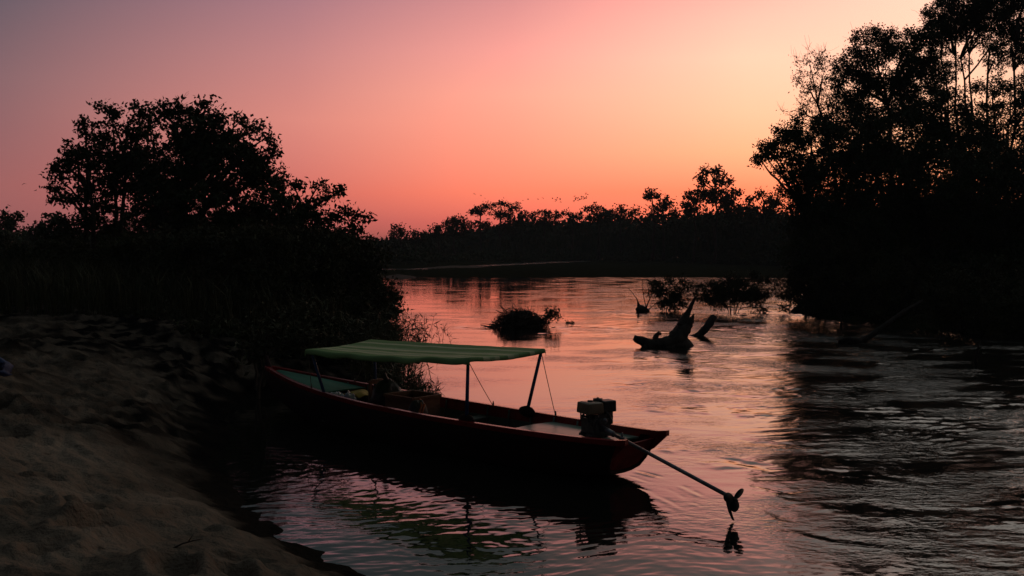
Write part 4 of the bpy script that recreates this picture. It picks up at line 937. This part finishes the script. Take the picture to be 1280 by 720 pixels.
m = MB(); m.blob((0, 0, .30), (.24, .25, .33), 7, .22, 26, 16); m.build('sack', M['bag'], o); m = MB(); m.tube([(.0, 0, .58), (.02, .0, .66), (.05, .02, .70)], [.07, .03, .05], 10); m.build('neck', M['bag'], o)
o = cargo('chair_back', 4.93, .12, .37, 'small red-brown upright wooden frame in the boat left of the black bag', 'frame')
m = MB(); m.box((0, .10, .17), (.035, .05, .36)); m.box((0, -.14, .17), (.035, .05, .36)); m.build('upright', M['wood'], o, smooth=False, mods=[mod_bevel()])
m = MB(); m.box((.0, -.02, .33), (.03, .24, .07)); m.box((0, -.02, .18), (.03, .24, .05)); m.build('crossbar', M['wood'], o, smooth=False, mods=[mod_bevel()])
o = cargo('life_vest', 3.52, -.22, .13, 'dark life vest with orange edging leaning on the aft side of the crate', 'vest')
m = MB(); m.blob((0, .06, .25), (.10, .17, .24), 9, .14, 22, 14); m.build('panel', M['bag'], o)
m = MB()
for dy in (0, .05): m.tube([(-.07, .20 - dy, .10), (-.11, .16 - dy, .25), (-.08, .06 - dy, .42), (.02, .0, .48)], .016, 8)
m.tube([(-.09, .20, .12), (-.12, .10, .20), (-.10, .22, .30)], .014, 8); m.build('orange_strap', M['orange'], o)
o = cargo('plastic_bundle', 5.28, -.20, .16, 'crumpled white and pale blue plastic bags at the bow end under the canopy', 'bags')
for (c, r, sd) in (((.16, 0, .26), (.12, .10, .10), 3), ((-.16, .02, .24), (.13, .10, .14), 5), ((0, -.05, .20), (.12, .12, .10), 8)):
    m = MB(); m.blob(c, r, sd, .4, 26, 18, fr=3.5); m.build('bag', M['plastic'], o)
m = MB(); m.blob((-.03, .04, .315), (.035, .025, .03), 2, .1, 12, 8); m.build('cap', M['plastic'], o)
o = cargo('yellow_cloth', 5.30, .10, .37, 'folded yellow cloth spread over the bow thwart behind the plastic bags', 'cloth')
gx, gy = np.meshgrid(np.linspace(-.22, .22, 26), np.linspace(-.17, .17, 20))
z = .15 + .035 * perlin(gx * 6, gy * 6, 5) - .35 * np.abs(gx) ** 1.5 - .5 * gy ** 2; m = MB(); m.sheet(np.stack([gx, gy, z], -1)); m.build('sheet', M['yellow'], o, mods=[('SOLIDIFY', dict(thickness=.012))])
m = MB(); m.blob((0, 0, .04), (.15, .12, .08), 4, .2, 18, 12); m.build('bundle', M['bag'], o)
# bundle on the sand
p = on(-8, 479, .95); z = gz(p[0], p[1]); p = on(-8, 479, z)
o = empty('cloth_bundle', p); tag(o, 'dark blue bundle lying on the sand, cut by the left edge of the photo', 'bundle')
m = MB(); m.blob((0, 0, .15), (.24, .3, .2), 6, .25, 24, 16); m.build('sack', M['navy'], o); m = MB(); m.tube([(.14, -.1, .2), (.2, -.1, .3), (.1, -.05, .34)], [.05, .03, .05], 8); m.build('knot', M['navy'], o)

p = on(233, 682, .5); z = gz(p[0], p[1]); p = on(233, 682, z + .02)
o = empty('dry_stick', p); tag(o, 'thin dark forked stick lying on the sand at the lower left', 'stick')
o.scale = (.6,) * 3
m = MB(); m.tube([(-.16, -.08, -.02), (-.05, -.02, .03), (.06, .03, .05), (.18, .1, .06)], [.012, .011, .009, .005], 6); m.build('stem', M['deadwood'], o)
m = MB(); m.tube([(.02, .01, .045), (.05, .09, .10), (.06, .14, .13)], [.008, .006, .003], 5); m.build('fork', M['deadwood'], o)
# ------------------------------------------------------------------ birds
def bird_mesh(flap):
    m = MB(); m.tube([(0, -.20, 0), (0, -.12, .0), (0, .02, .0), (0, .16, .01), (0, .24, .02)], [.015, .05, .075, .05, .02], 8)
    m.add([(-.04, -.16, 0), (.04, -.16, 0), (.07, -.36, 0), (-.07, -.36, 0)], [[0, 1, 2, 3]])
    for s in (1, -1):
        a = [(s * .04, .12, .02), (s * .04, -.06, .02), (s * .30, -.04, .05 + flap * .6), (s * .30, .14, .05 + flap * .6), (s * .62, -.06, flap), (s * .60, .04, flap)]
        b = [(x, y, z - .012) for x, y, z in a]
        m.add(a + b, [[0, 1, 2, 3], [3, 2, 4, 5], [9, 8, 7, 6], [11, 10, 8, 9], [0, 3, 9, 6], [3, 5, 11, 9], [5, 4, 10, 11], [4, 2, 8, 10], [2, 1, 7, 8]])
    return m
protos = [bird_mesh(f) for f in (.28, .05, -.18)]
bl = []
brng = random.Random(5)
def bird(px, py, Yd, label, group=None, yaw=None, sc=1.):
    k = brng.randrange(3)
    if len(bl) < 3 or True:
        src = next((b for b in bl if b['k_'] == k), None)
        if src is None:
            o = protos[k].build('bird', M['bird'], smooth=False)
        else:
            o = src.copy(); COL.objects.link(o)
            for key in ('group',):
                if key in o: del o[key]
    o['k_'] = k; bl.append(o)
    o.location = at(px, py, Yd); o.rotation_euler = (brng.uniform(-.2, .2), brng.uniform(-.5, .5), (-PI / 2 if yaw is None else yaw) + brng.uniform(-.9, .9)); o.scale = (sc * .78,) * 3
    tag(o, label, 'bird', group)
FL = 'dense flock of birds over the far trees'
for i in range(24):
    t = brng.random(); bird(711 + 22 * t ** .7 + brng.gauss(0, 1), 250.5 - 3.0 * t + brng.gauss(0, 2.0), 175 + brng.uniform(-8, 8), 'tiny dark bird in the dense flock flying above the far woods', FL, sc=.8)
for i in range(8):
    bird(698 + brng.gauss(0, 4), 249.5 + brng.gauss(0, 1.8), 175 + brng.uniform(-6, 6), 'tiny dark bird in the loose cluster trailing just left of the dense flock', 'small cluster of birds trailing the flock', sc=.8)
for px, py, lb in ((593, 242.5, 'higher bird of the pair above the broad flat-crowned far tree'), (601, 244, 'lower bird of the pair above the broad flat-crowned far tree'),
                   (653.5, 250.5, 'first straggling bird from the left in the loose line of four behind the flock'), (660, 249.5, 'second straggling bird from the left in the loose line of four behind the flock'),
                   (672.5, 249, 'third straggling bird from the left in the loose line of four behind the flock'), (678.5, 247.3, 'fourth straggling bird from the left, nearest the flock, highest of the line of four')):
    bird(px, py, 175, lb, 'straggling birds left of the flock', sc=.75)
bird(30, 229.5, 120, 'higher of two lone birds in the pink sky left of the spreading tree', 'two lone birds at the left', sc=.7)
bird(44.5, 238, 120, 'lower of two lone birds in the pink sky left of the spreading tree', 'two lone birds at the left', sc=.7)
for b in bl: del b['k_']
S.cycles.use_denoising = True
